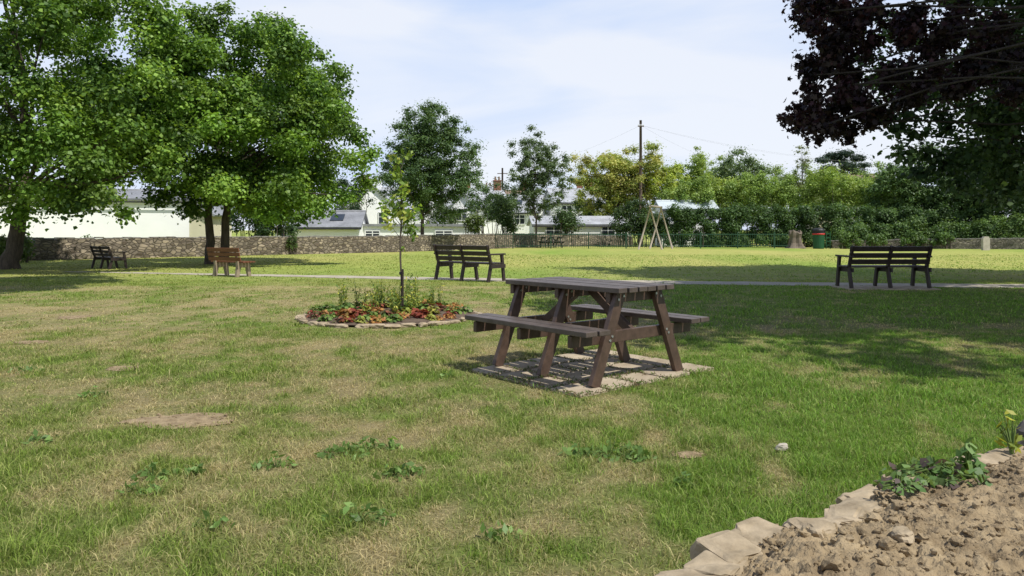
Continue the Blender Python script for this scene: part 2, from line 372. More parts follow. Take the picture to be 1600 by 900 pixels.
n2=nt.nodes.new('ShaderNodeTexNoise'); n2.inputs['Scale'].default_value=1.7; n2.inputs['Detail'].default_value=8; n2.inputs['Roughness'].default_value=.7
nt.links.new(tc.outputs['Object'],n2.inputs['Vector'])
rr=nt.nodes.new('ShaderNodeMapRange'); rr.inputs[1].default_value=.3; rr.inputs[2].default_value=.7; rr.inputs[3].default_value=.65; rr.inputs[4].default_value=1.3
nt.links.new(n1.outputs['Fac'],rr.inputs[0])
rr2=nt.nodes.new('ShaderNodeMapRange'); rr2.inputs[1].default_value=.3; rr2.inputs[2].default_value=.7; rr2.inputs[3].default_value=.78; rr2.inputs[4].default_value=1.2
nt.links.new(n2.outputs['Fac'],rr2.inputs[0])
mm=nt.nodes.new('ShaderNodeMath'); mm.operation='MULTIPLY'; nt.links.new(rr.outputs[0],mm.inputs[0]); nt.links.new(rr2.outputs[0],mm.inputs[1])
vm=nt.nodes.new('ShaderNodeVectorMath'); vm.operation='SCALE'; nt.links.new(a.outputs['Color'],vm.inputs[0]); nt.links.new(mm.outputs[0],vm.inputs['Scale'])
nt.links.new(vm.outputs[0],b.inputs['Base Color']); b.inputs['Roughness'].default_value=.95; b.inputs['Specular IOR Level'].default_value=.1
bp=nt.nodes.new('ShaderNodeBump'); bp.inputs['Strength'].default_value=.6; bp.inputs['Distance'].default_value=.03
nt.links.new(n1.outputs['Fac'],bp.inputs['Height']); nt.links.new(bp.outputs[0],b.inputs['Normal'])
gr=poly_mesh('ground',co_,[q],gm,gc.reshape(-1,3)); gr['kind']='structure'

# path
pathpts=[(-40,27),(-20,23.3),(-8.8,20.4),(-3.25,18.8),(0,17.9),(4.36,16.95),(8,16.35),(11.1,16.0),(20,15.4),(40,14)]
def path_y(x): return np.interp(x,[p[0] for p in pathpts],[p[1] for p in pathpts])
def path_w(x): return np.interp(x,[-14,-9,-4,2],[.10,.28,.45,.55])
vs=[];fs=[]; xx=np.linspace(-13,38,260)
for k,x in enumerate(xx):
    y=float(path_y(x)); ww=float(path_w(x)); j=.06*math.sin(x*3.1)+.05*math.sin(x*7.7)
    vs+=[(x,y-ww+j,.006),(x,y+ww-j*.7,.006)]
    if k: fs.append([2*k-2,2*k,2*k+1,2*k-1])
mb=MB(); mb.add(vs,fs); o=mb.obj('path',M['path']); o['kind']='structure'

def soil_patch(cx,cy,rx,ry,seed):
    mb=MB(); R=7;A=36; vs=[(cx,cy,.018)]
    for a_ in range(1,R+1):
        for k in range(A):
            t=2*math.pi*k/A; f=a_/R*(1+.5*mnoise.noise(Vector((math.cos(t)*1.3+seed,math.sin(t)*1.3,seed)))+.25*mnoise.noise(Vector((math.cos(t)*5+seed,math.sin(t)*5,seed))))
            z=.004+.012*(1-a_/R)+.012*abs(mnoise.noise(Vector((cx+f*rx*math.cos(t),cy+f*ry*math.sin(t),0))*25))*(a_<R)
            vs.append((cx+f*rx*math.cos(t),cy+f*ry*math.sin(t),z))
    fs=[[0,1+k,1+(k+1)%A] for k in range(A)]
    for a_ in range(R-1):
        for k in range(A): fs.append([1+a_*A+k,1+(a_+1)*A+k,1+(a_+1)*A+(k+1)%A,1+a_*A+(k+1)%A])
    mb.add(vs,fs)
    for k in range(70):
        t=random.random()*6.28; q_=random.random()**.5*1.05; s_=random.uniform(.004,.011)*rx/.3
        mb.rock((cx+q_*rx*math.cos(t),cy+q_*ry*math.sin(t),.012),(s_,s_,s_*.7),k+seed,sub=1)
    o=mb.obj('soil_patch',M['soil'],smooth=False); o['kind']='structure'
for k,p in enumerate(patches): soil_patch(*p,k+1)

# grass
RIM=[(-.1,1.02),(.1,1.18),(.274,1.35),(.417,1.46),(.563,1.626),(.73,1.66),(.84,1.8),(.985,1.9),(1.25,2.06),(1.53,2.21),(2.2,2.6),(3.2,3.2)]
def mask(x,y):
    ok=np.ones(len(x),bool)
    ok&=((x+1.7)**2+(y-10.4)**2)>1.27**2
    u=(x-TC[0]-.05)*SLAB_U.x+(y-TC[1]-.02)*SLAB_U.y; v=(x-TC[0]-.05)*SLAB_V.x+(y-TC[1]-.02)*SLAB_V.y
    jit=rng.normal(size=len(x))*.035+.16*(fbm(x*5,y*5,2,41)-.5)
    ok&=~((abs(u)+jit<.63)&(abs(v)+jit<.79))
    ok&=abs(y-path_y(x)+rng.normal(size=len(x))*.06)>path_w(x)
    for (cx,cy,rx,ry) in patches: ok&=(((x-cx)/rx)**2+((y-cy)/ry)**2)*(1+.5*rng.normal(size=len(x)))>.8
    ry_=np.interp(x,[p[0] for p in RIM],[p[1] for p in RIM]); ok&=~((x>-.1)&(y<ry_+.06)) 
    return ok
def grass_zone(d0,d1,n,hgt,wid):
    D=np.sqrt(rng.random(n)*(d1*d1-d0*d0)+d0*d0); x=(rng.random(n)*2-1)*.85*D; 
    tf=vnoise(x*9,D*9,2)
    keep=rng.random(n)<(.35+.9*tf)
    x=x[keep];D=D[keep]; k=mask(x,D); x=x[k];D=D[k]; n=len(x)
    g=greenness(x,D); lay=rng.random(n)>(.35+.5*g)
    tall=np.clip((fbm(x*1.1,D*1.1,3,21)-.5)*3+.35,0,1); tuft=vnoise(x*7,D*7,31)**3
    h=hgt*(.4+.8*rng.random(n))*(.45+.6*g)*(.6+.5*tall+1.2*tuft); h=np.where(lay,h*1.2,h)
    th=rng.random(n)*6.283; lean=np.where(lay,.9+.7*rng.random(n),.2+1.0*rng.random(n)**1.5)
    ux,uy=np.cos(th),np.sin(th); ph=rng.random(n)*6.283; sx,sy=np.cos(ph),np.sin(ph)
    ww=wid*(.6+.8*rng.random(n))/2
    base=np.stack([x,D,np.zeros(n)],1); side=np.stack([sx*ww,sy*ww,np.zeros(n)],1)
    mid=base+np.stack([ux*lean*h*.4,uy*lean*h*.4,h*np.where(lay,.3,.62)],1)
    tip=base+np.stack([ux*lean*h*1.3,uy*lean*h*1.3,h*np.where(lay,.2,.92)],1)
    co=np.stack([base-side,base+side,mid+side*.8,mid-side*.8,tip],1).reshape(-1,3)
    b=np.arange(n)*5
    q=np.stack([b,b+1,b+2,b+3],1); t=np.stack([b+3,b+2,b+4],1)
    rv=np.where(D>16,.10,.24); gg=np.clip(g+rng.normal(size=n)*rv-np.where(D>16,.12,.26)*lay,0,1)[:,None]
    lr=(1/(1+np.exp(-(x-.8)*1.3)))[:,None]
    g1=np.array([.29,.39,.070])*(1-lr)+np.array([.24,.42,.056])*lr; g2=np.array([.145,.225,.038])*(1-lr)+np.array([.11,.24,.034])*lr; st=np.array([.53,.445,.235])
    st=np.where((D>16)[:,None],np.array([.48,.46,.16]),st)
    m=rng.random(n)[:,None]
    c=(g1*m+g2*(1-m))*gg+st*(1-gg)
    c*= (.60+.75*rng.random(n))[:,None]
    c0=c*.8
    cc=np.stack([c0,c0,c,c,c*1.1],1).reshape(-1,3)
    return co,q,t,cc
parts=[grass_zone(2.2,4.8,210000,.040,.0034),grass_zone(4.8,9,240000,.038,.0052),grass_zone(9,18,170000,.036,.011),grass_zone(18,36,70000,.034,.026)]
off=0;cos=[];qs=[];ts=[];cs=[]
for c_,q_,t_,k_ in parts:
    cos.append(c_);qs.append(q_+off);ts.append(t_+off);cs.append(k_);off+=len(c_)
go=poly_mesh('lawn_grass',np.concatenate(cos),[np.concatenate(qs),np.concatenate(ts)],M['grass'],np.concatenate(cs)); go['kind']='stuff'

# ---------------- picnic table
def picnic_table(loc,rz,label,matT,matL,L=1.36,group=None):
    e=empty('picnic_table',loc,rz,label,'picnic table',group)
    mb=MB(); n=6; wd=.098; gap=.017; tw=n*wd+(n-1)*gap
    rj=random.Random(3)
    for k in range(n):
        y=-tw/2+wd/2+k*(wd+gap); mb.box((rj.uniform(-.006,.006),y,.73+rj.uniform(-.0015,.0015)),(L,wd,.04))
    mb.obj('tabletop',matT,e,bevel=.005)
    for sgn in (-1,1):
        mb=MB()
        for k in range(2):
            y=sgn*(.76-.125/2-k*.137); mb.box((rj.uniform(-.006,.006),y,.435),(L+.11,.121,.04))
        mb.obj('seat',matT,e,bevel=.005)
    for x in (-.58,0,.58):
        for sgn in (-1,1):
            mb=MB(); 
            mb.beam((x,sgn*.52,-.0),(x,sgn*.22,.708),.045,.095,side=(1,0,0))
            for (yy,zz) in ((.335,.375),(.36,.345),(.2,.68),(.26,.655)):
                for sx in (-.024,.071):
                    mb.tube([(x+sx-.004,sgn*yy,zz),(x+sx+.004,sgn*yy,zz)],[.008,.008],8,mi=1)
            ob=mb.obj('leg',[matL,M['steel']],e,bevel=.004)
        mb=MB(); mb.box((x+.047,0,.36),(.045,1.46,.09)); mb.obj('crossbeam',matL,e,bevel=.004)
        mb=MB(); mb.box((x+.047,0,.667),(.045,.62,.082)); mb.obj('table_bearer',matL,e,bevel=.004)
    for sgn in (-1,1):
        mb=MB(); mb.beam((sgn*.53,0,.36),(sgn*.06,0,.69),.045,.07,side=(0,1,0)); mb.obj('brace',matL,e,bevel=.004)
    return e
rzT=math.atan2(.762,-.647)
picnic_table((TC[0],TC[1],.02),rzT,'brown recycled plastic picnic table standing on paving slabs',M['plastic_top'],M['plastic'])
picnic_table((*G(861,50)[:2],0),.35,'dark picnic table beside the green railings',M['plastic_dark'],M['plastic_dark'],1.5)

e=empty('slab_pad',(TC[0]+.05,TC[1]+.02,0),rzT,'worn pale concrete paving slabs set in the grass','paving')
rs=random.Random(4)
nxs,nys=4,5
mb=MB()
PX,PY=1.38,1.70
wx=PX/nxs; wy=PY/nys
for a_ in range(nxs):
    for b_ in range(nys):
        cx=-PX/2+wx*(a_+.5)+rs.uniform(-.008,.008); cy=-PY/2+wy*(b_+.5)+rs.uniform(-.008,.008); z=.018+rs.uniform(-.004,.003)
        R=Matrix.Rotation(rs.uniform(-.025,.025),3,'Z')@Matrix.Rotation(rs.uniform(-.01,.01),3,'X')
        mb.box((cx,cy,z-.012),(wx-.035,wy-.035,.03),R)
mb.obj('slabs',M['slab'],e,bevel=.006)
mb=MB(); mb.box((0,0,.004),(PX-.05,PY-.05,.006)); mb.obj('bedding',M['soil_dark'],e)
n=12000
u=rng.uniform(-.74,.74,n); v=rng.uniform(-.90,.90,n)
du=np.abs(((u+PX/2)/wx)-np.round((u+PX/2)/wx))*wx; dv=np.abs(((v+PY/2)/wy)-np.round((v+PY/2)/wy))*wy
pa=(fbm(u*2.6,v*2.6,3,5)>.60)
dens=.8*np.exp(-(np.minimum(du,dv)/np.where(pa,.05,.017))**2)+.003
k=rng.random(n)<dens; u=u[k];v=v[k];n=len(u)
P=np.stack([u,v,.018+.016*rng.random(n)],1); N=np.array([0,0,.4])+rng.normal(size=(n,3))*.6
st=np.array([[.20,.15,.08],[.13,.10,.055],[.14,.23,.045],[.12,.19,.04],[.10,.15,.03]])[rng.integers(0,5,n)]*(.7+.6*rng.random(n))[:,None]
lo=leaves('litter',P,N,.032*(.5+rng.random(n)),st,np.array([(0,0,0),(.10,.5,0),(0,1,.1),(-.10,.5,0)]),M['grass'],e); lo['kind']='stuff'

# ---------------- benches
def plastic_bench(loc,rz,label,sc=1.0):
    e=empty('park_bench',loc,rz,label,'bench','dark plastic park benches'); Wd=1.72; e.scale=(sc,sc,sc)
    for sx in (-1,1):
        cx=sx*Wd/4; pw=Wd/2-.03
        mb=MB()
        for k,z in enumerate((.535,.665,.80)):
            yb=-.03-(z-.45)*.25
            mb.box((cx,yb+.045,z),(pw,.035,.100),Matrix.Rotation(.24,3,'X'))
        mb.obj('backrest',M['plastic_dark'],e,bevel=.004)
    mb=MB()
    for k in range(4): mb.box((0,.09+k*.115,.43),(Wd,.10,.035))
    mb.obj('seat',M['plastic_dark'],e,bevel=.004)
    for x in (-Wd/2+.05,0,Wd/2-.05):
        mb=MB(); mb.beam((x,-.06,0),(x,.05,.42),.05,.085); mb.beam((x,.055,.40),(x,-.115,.86),.05,.07); mb.obj('leg',M['plastic_dark'],e,bevel=.004)
        mb=MB(); mb.beam((x,.55,0),(x,.46,.42 if x==0 else .63),.05,.085); mb.obj('leg',M['plastic_dark'],e,bevel=.004)
        mb=MB(); mb.box((x+.048,.25,.365),(.04,.56,.09)); mb.obj('seat_bearer',M['plastic_dark'],e,bevel=.004)
        if x!=0:
            mb=MB(); mb.box((x,.24,.645),(.08,.66,.035)); mb.obj('armrest',M['plastic_dark'],e,bevel=.004)
    return e
plastic_bench((7.72,15.15,.03),math.radians(2),'dark brown plastic bench with split backrest beside the path')
plastic_bench((-1.17,17.6,0),math.radians(-36),'dark brown plastic bench angled toward the open lawn')
plastic_bench((-12.85,23.2,0),math.radians(-40),'dark brown plastic bench in shade under the trees',.82)
mb=MB()
for k in range(3): mb.box((7.1+k*.62,15.35,.013),(.6,.9,.03))
o=mb.obj('bench_slabs',M['slab'],bevel=.006); tag(o,'pale concrete slabs under the park bench','paving')

e=empty('wooden_bench',(-7.42,19.2,0),math.radians(-29),'varnished wooden bench with pale concrete legs','bench'); e.scale=(.93,.93,.90)
mb=MB()
for z in (.52,.65,.78): mb.box((0,-.04-(z-.45)*.22,z),(1.28,.035,.112),Matrix.Rotation(.2,3,'X'))
mb.obj('backrest',M['wood'],e,bevel=.005)
mb=MB()
for k in range(4): mb.box((0,.07+k*.11,.43),(1.32,.095,.04))
mb.obj('seat',M['wood'],e,bevel=.005)
for x in (-.45,.45):
    mb=MB(); mb.prism([(x-.04,-.06,0),(x-.04,.04,0),(x-.04,.10,.27),(x-.04,.30,.27),(x-.04,.36,0),(x-.04,.46,0),(x-.04,.42,.40),(x-.04,.03,.40),(x-.04,-.04,.78),(x-.04,-.07,.78),(x-.04,-.02,.36)],(.08,0,0))
    mb.obj('leg',M['conc_leg'],e,bevel=.008)

# ---------------- flower bed
BX,BY=-1.7,10.4
e=empty('flower_bed',(BX,BY,0),0,'round flower bed edged with pale stones in the lawn','flower bed')
mb=MB(); vs=[(0,0,.12)];A=48
def bedz(r_): return .03+.07*(1-(r_/1.2)**2)
for a_ in range(1,9):
    for k in range(A):
        t=2*math.pi*k/A; r_=a_/8*1.2; vs.append((r_*math.cos(t),r_*math.sin(t),bedz(r_)+.02*mnoise.noise(Vector((r_*math.cos(t)*6,r_*math.sin(t)*6,1)))))
fs=[[0,1+k,1+(k+1)%A] for k in range(A)]
for a_ in range(7):
    for k in range(A): fs.append([1+a_*A+k,1+(a_+1)*A+k,1+(a_+1)*A+(k+1)%A,1+a_*A+(k+1)%A])
mb.add(vs,fs); mb.obj('soil',M['soil_dark'],e,smooth=True)
mb=MB(); rs=random.Random(8)
for k in range(40):
    t=2*math.pi*k/40+rs.uniform(-.05,.05); r_=1.22+rs.uniform(-.05,.05)
    mb.rock((r_*math.cos(t),r_*math.sin(t),.02+rs.uniform(-.01,.01)),(rs.uniform(.04,.065),rs.uniform(.06,.11),rs.uniform(.020,.036)),k,t+rs.uniform(-.3,.3))
mb.obj('stone_edge',M['rock'],e)
PALS=[[(.30,.085,.04),(.22,.05,.03),(.36,.15,.06)],[(.44,.23,.07),(.34,.14,.05),(.46,.31,.09)],[(.13,.22,.04),(.19,.28,.06),(.10,.17,.04)],[(.36,.38,.08),(.28,.33,.06),(.44,.40,.09)],[(.15,.05,.035),(.21,.08,.045),(.14,.13,.05)]]
protos=[]
for k,pal in enumerate(PALS):
    n=64; th=rng.random(n)*6.283; el_=.15+1.2*rng.random(n); rr_=.02+.085*rng.random(n)
    d=np.stack([np.cos(th)*np.cos(el_),np.sin(th)*np.cos(el_),np.sin(el_)],1)
    P=d*rr_[:,None]*np.array([1.2,1.2,.9]); N=d*.6+np.array([0,0,.6])+rng.normal(size=(n,3))*.35
    C=np.array(pal)[rng.integers(0,len(pal),n)]*(.65+.6*rng.random(n))[:,None]
    me=leaves('proto',P,N,.042+.022*rng.random(n),C,T_HEX,M['leaf_bed'])
    protos.append(me)
rs=random.Random(3)
names={0:'red leaved',1:'orange leaved',2:'green leaved',3:'yellow green leaved',4:'dark red leaved'}
for k in range(130):
    t=rs.random()*6.283; r_=math.sqrt(rs.uniform(.05,1))*1.08
    x,y=r_*math.cos(t),r_*math.sin(t)
    nz=mnoise.noise(Vector((x*2.6,y*2.6,3.3)))+rs.uniform(-.25,.25)
    kk=(0 if nz>.25 else 3 if nz>.10 else 1 if nz>-.06 else 4 if nz>-.2 else 2) if r_>.5 else rs.choice([2,3,2,0,4,2])
    o=protos[kk].copy(); o.name='bedding_plant'; o.location=(BX+x,BY+y,bedz(r_)-.008); o.rotation_euler=(0,0,rs.random()*6.28); s_=rs.uniform(.7,1.25); o.scale=(s_,s_,s_)
    COL.objects.link(o); tag(o,names[kk]+' bedding plant growing in the stone edged bed','plant','bedding plants in the round bed')
for p in protos: bpy.data.objects.remove(p)
def tall_plant(x,y,z0,h,seed,pal,spread=.10,name='tall_flower',label='tall wispy yellow green plant in the flower bed',n=60,ls=.04,cat='plant'):
    rs=random.Random(seed); e=empty(name,(x,y,z0),0,label,cat,'tall plants in the round bed' if name=='tall_flower' else None)
    mb=MB();P=[];
    for k in range(6):
        t=rs.random()*6.28; q_=rs.uniform(.3,1)*spread; hh=h*rs.uniform(.6,1)
        pts=[(q_*math.cos(t)*f**1.5,q_*math.sin(t)*f**1.5,hh*f) for f in (0,.25,.5,.75,1)]
        mb.tube(pts,[.004,.0035,.003,.002,.0015],4)
        for _ in range(n//6):
            f=rs.uniform(.15,1); P.append((q_*math.cos(t)*f**1.5+rs.gauss(0,.015),q_*math.sin(t)*f**1.5+rs.gauss(0,.015),hh*f))
    mb.obj('stem',M['stemgreen'],e)
    P=np.array(P); n=len(P); C=np.array(pal)[rng.integers(0,len(pal),n)]*(.7+.6*rng.random(n))[:,None]
    leaves('foliage',P,rng.normal(size=(n,3))*.6+np.array([0,0,.4]),ls*(.6+.8*rng.random(n)),C,T_OVAL,M['leaf'],e)
for k in range(34):
    t=rs.random()*6.28; r_=math.sqrt(rs.random())*.8
    tall_plant(BX-.05+r_*math.cos(t),BY+.2+r_*math.sin(t)*.8,.07,rs.uniform(.22,.54),k,[(.22,.32,.06),(.38,.42,.08),(.14,.24,.05),(.5,.48,.08)])
# sapling
sb=(BX+.14,BY,.08)
sc=[(sb[0]+random.uniform(-.08,.08)*1.2,sb[1]+random.uniform(-.1,.1),z,random.uniform(.05,.11)) for z in np.linspace(1.3,2.3,15)]+[(sb[0]+.2,sb[1],1.45,.12),(sb[0]-.22,sb[1],1.5,.12),(sb[0]+.13,sb[1]+.1,1.22,.12),(sb[0]-.15,sb[1]-.1,1.3,.12),(sb[0]+.02,sb[1],.95,.05)]
e=empty('sapling',sb,0,'young sapling with thin trunk growing in the flower bed','tree')
mb=MB(); rs=random.Random(5)
pts=[(.012*math.sin(k*1.3),.01*math.cos(k),k*.245) for k in range(10)]; mb.tube(pts,[.017-.0014*k for k in range(10)],8)
for c in sc: 
    q_=Vector((0,0,max(.3,c[2]-sb[2]-.22))); limb_tube(mb,q_,(c[0]-sb[0],c[1]-sb[1],c[2]-sb[2]),.006,.002,.06,5,4,rs)
mb.obj('trunk',M['bark'],e,smooth=True)
P,N,S_,C=scatter_leaves([(c[0]-sb[0],c[1]-sb[1],c[2]-sb[2],c[3]) for c in sc],560,.085,[(.20,.32,.05),(.30,.42,.07),(.14,.24,.04),(.42,.46,.10)],up=.1,flat=1.2,soft=.2)
leaves('crown',P,N,S_,C,T_OVAL,M['leaf'],e)
e=empty('tree_stake',(sb[0]+.03,sb[1]-.05,.05),0,'short dark stake with tie supporting the sapling','stake')
mb=MB(); mb.tube([(0,0,0),(.0,0,.62)],[.018,.016],8); mb.obj('post',M['plastic_dark'],e)
mb=MB(); mb.lathe([(.03,0),(.034,.012),(.034,.03),(.03,.04)],14,(-.02,.03,.54)); mb.obj('tie',M['black'],e)

# ---------------- trees
GR=[(.125,.225,.035),(.17,.30,.048),(.075,.15,.028),(.24,.37,.07)]
cl=ell_clumps((-15.9,22.3,6.2),(5.9,4.8,5.4),380,.62,.42,3,1.9)+[( *W(px,py,D),r_) for px,py,D,r_ in [(195,335,21,.4),(120,320,20,.6),(60,300,20,.6),(250,270,21,.6),(285,215,21.5,.6),(275,160,22,.6),(230,120,21,.7),(150,250,19.5,.7),(90,200,19.5,.8),(200,200,20,.7),(30,330,22,.7),(165,305,19.5,.5),(260,240,21,.5),(230,60,22,.6),(245,110,22,.6),(120,260,19.5,.7),(60,240,19.5,.7),(180,150,20,.7)]]
make_tree('sycamore_tree','large leafy sycamore with low spreading branches beside stone wall',G(14,23),cl,175000,.104,GR,T_HEX,tr=.26,fork=2.4,nl=22,seed=2,lean=(.5,0),tone=.6,soft=.35,cap=1.5,up=.55,jit=.5)
cl=ell_clumps((-9.75,26.3,5.0),(4.0,3.7,3.45),310,.55,.42,5,1.8)+[(*W(px,py,D),r_) for px,py,D,r_ in [(555,250,25,.6),(572,285,25.5,.45),(540,305,25,.5),(500,325,25,.5),(540,205,25.5,.5),(420,335,24,.5),(300,325,25,.6),(250,305,25.5,.6),(375,50,26,.6),(330,35,26,.7),(430,85,26,.6),(490,140,25.5,.6),(580,240,25.5,.4),(470,340,25,.4),(525,170,25.5,.5),(460,105,26,.5),(400,60,26,.5),(300,20,26,.5),(350,12,26,.4),(560,215,25.5,.45)]]
make_tree('sycamore_tree','rounded bright green sycamore with twin trunks by stone wall',G(338,26.2),cl,165000,.104,GR,T_HEX,tr=.17,fork=2.2,nl=24,stems=[(-.2,0),(.22,.1)],seed=4,tone=.6,soft=.35,cap=1.5,up=.55,jit=.5)
cl=ell_clumps((-7.7,13.1,8.4),(2.7,2.4,1.5),80,.6,.1,61,7.0)
make_tree('sycamore_tree','tall sycamore whose high boughs shade the open lawn',(-11.2,12.4,0),cl,26000,.16,GR,T_HEX,tr=.22,fork=6.2,nl=12,seed=62,cap=1.3)
DG=[(.085,.15,.055),(.11,.185,.065),(.065,.12,.045),(.14,.22,.08)]
cl=ell_clumps((*W(670,262,43)[:2],4.7),(2.9,2.4,2.8),280,.38,0,8,1.5)+ell_clumps((*W(672,205,43)[:2],6.9),(1.9,1.6,1.7),90,.36,0,18)+[(*W(px,py,43),.4) for px,py in [(735,270),(748,290),(605,275),(610,225),(640,190),(660,168),(680,165),(712,190),(730,225),(745,255),(600,300),(640,335),(720,330),(690,340)]]
make_tree('ash_tree','upright dark green ash tree growing beside the stone wall',G(660,43),cl,85000,.13,DG,T_OVAL,tr=.13,fork=2.0,nl=18,seed=6,limb=.2,soft=.8,cap=1.8)
cl=ell_clumps((*W(842,272,50)[:2],4.8),(2.1,1.9,2.7),140,.32,0,9,1.8)+[(*W(px,py,50),.35) for px,py in [(800,240),(885,250),(840,210),(865,230),(815,290),(880,290),(845,225),(800,225),(830,200)]]
make_tree('ash_tree','slender young ash tree with airy crown behind railings',G(838,50),cl,32000,.13,[(.13,.19,.085),(.16,.22,.10),(.10,.155,.065)],T_OVAL,tr=.08,fork=1.9,nl=20,seed=7,limb=.3,soft=.9)
cl=ell_clumps((*W(975,278,62)[:2],5.4),(4.3,2.8,3.1),300,.45,0,10,1.8)
make_tree('golden_tree','golden yellow leaved tree behind the play area',G(965,62),cl,76000,.17,[(.42,.45,.11),(.32,.39,.09),(.50,.48,.14),(.26,.35,.07),(.37,.35,.11)],T_OVAL,tr=.16,fork=2.0,nl=18,seed=8,limb=.2,soft=.8)
cl=ell_clumps((*W(1048,295,60)[:2],4.4),(1.6,1.3,2.2),60,.4,.0,11,1.4)
make_tree('golden_tree','small bright yellow green tree beside a leaning pole',G(1046,60),cl,14000,.17,[(.46,.54,.09),(.34,.43,.08)],T_OVAL,tr=.1,fork=1.7,nl=8,seed=9,soft=.8)
BGT=[('leafy_tree','rounded mid green tree behind hedge',1090,66,288,(3.1,2.4,3.0),28000,[(.24,.34,.07),(.32,.42,.095)]),  # mid-green palettes are brightened to paint in distance haze
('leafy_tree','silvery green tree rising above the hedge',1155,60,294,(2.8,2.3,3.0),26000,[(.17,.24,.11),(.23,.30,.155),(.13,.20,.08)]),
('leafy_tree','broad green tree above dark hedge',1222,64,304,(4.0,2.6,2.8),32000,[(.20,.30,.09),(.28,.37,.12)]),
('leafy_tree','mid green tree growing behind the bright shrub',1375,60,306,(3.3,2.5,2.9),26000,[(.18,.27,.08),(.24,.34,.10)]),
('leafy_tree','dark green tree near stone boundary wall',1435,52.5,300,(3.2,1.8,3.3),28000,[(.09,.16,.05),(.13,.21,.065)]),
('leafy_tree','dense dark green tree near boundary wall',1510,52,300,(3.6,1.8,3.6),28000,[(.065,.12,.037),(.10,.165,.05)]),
('leafy_tree','very dark green tree over the boundary wall',1600,50,285,(3.8,2.0,4.0),26000,[(.05,.095,.03),(.075,.125,.038)]),
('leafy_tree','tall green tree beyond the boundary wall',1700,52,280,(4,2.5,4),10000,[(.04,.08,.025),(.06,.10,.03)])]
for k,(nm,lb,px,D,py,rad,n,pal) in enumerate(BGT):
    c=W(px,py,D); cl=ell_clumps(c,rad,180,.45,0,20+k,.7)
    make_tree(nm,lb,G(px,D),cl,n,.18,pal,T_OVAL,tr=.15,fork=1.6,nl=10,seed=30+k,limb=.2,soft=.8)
cl=ell_clumps(W(1255,265,62),(.9,.8,2.6),26,.28,0,33)
make_tree('slender_tree','thin wispy pale green tree with sparse leaves',G(1257,62),cl,1700,.15,[(.25,.28,.16),(.2,.23,.12)],T_OVAL,tr=.07,fork=3,nl=14,seed=41,soft=1)
cl=[(*W(px,py,95+dd),r_) for px,py,dd,r_ in [(1285,250,0,.9),(1300,243,1,1),(1320,240,0,1.1),(1340,247,1,1),(1350,258,0,.8),(1295,262,0,.9),(1325,258,-1,1.1),(1340,268,0,.9),(1310,270,1,1),(1310,250,1,1),(1330,262,1,1)]]
make_tree('cedar_tree','dark flat topped cedar above the rooftops',G(1318,95),cl,11000,.26,[(.03,.055,.035),(.045,.075,.045)],T_OVAL,tr=.25,fork=6,nl=9,seed=42,flat=.45)

# right trees
PU=[(.024,.012,.015),(.042,.017,.021),(.015,.011,.012),(.034,.023,.019)]
pc=[(1275,10),(1320,25),(1370,15),(1430,28),(1500,20),(1570,30),(1268,34),(1292,58),(1345,62),(1295,98),(1322,116),(1330,145),(1262,178),(1248,193),(1288,188),(1345,165),(1372,182),(1460,75),(1530,80),(1590,90),(1500,135),(1575,140),(1300,8),(1255,3),(1480,50),(1550,55),(1390,28),(1340,38),(1308,78),(1285,158),(1420,55),(1450,120),(1520,110),(1312,196),(1400,120),(1425,150),(1262,108)]
rs=random.Random(12); cl=[]
for px,py in pc:
    for _ in range(4):
        D=rs.uniform(9.8,12.5); x,y,z=W(px+rs.uniform(-19,19),py+rs.uniform(-13,13),D); cl.append((x,y,z,rs.uniform(.09,.19)))
        if rs.random()<.45: cl.append((x+rs.uniform(-.05,.05),y,z-.17,.08))   # drooping sprays
cl2=ell_clumps((11.0,8.9,8.2),(6.6,4.8,3.4),260,.8,.05,14,5.2)
cl2=[c for c in cl2 if not((c[0]-c[3]*2)/c[1]*F+800<1600 and (c[2]-c[3]*1.5-H)/c[1]*F<370)]
e=make_tree('copper_maple_tree','large maple with dark purple leaves and drooping branches',(12.4,8.6,0),cl,27000,.068,PU,T_MAPLE,M['leaf_purple'],tr=.26,fork=3.0,nl=24,seed=15,flat=.9,up=.3,tone=.5,extra=(cl2,75000,.2),bark=M['bark_dark'],limb=.11,soft=.8,jit=.5)
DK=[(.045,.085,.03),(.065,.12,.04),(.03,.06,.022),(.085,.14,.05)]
cl=ell_clumps((14.2,17.5,4.9),(5.2,3.6,3.6),240,.6,.1,17,1.7)+[(*W(px,py,15.5),.35) for px,py in [(1420,180),(1445,150),(1480,200),(1540,230),(1500,290),(1560,310),(1590,270),(1430,210),(1475,260),(1400,200),(1410,240),(1450,240),(1500,240),(1530,270),(1570,230),(1470,180),(1520,170),(1580,180),(1390,185),(1440,270),(1460,120)]]
cl3=ell_clumps((12.6,16.8,10.4),(6.0,4.2,3.0),130,.9,.05,19,7.6)
make_tree('maple_tree','dark green maple with hanging leafy branches',(14.6,18.2,0),cl,90000,.105,DK,T_HEX,tr=.28,fork=2.2,nl=20,seed=16,up=.4,bark=M['bark_dark'],limb=.2,soft=.7,extra=(cl3,50000,.2))

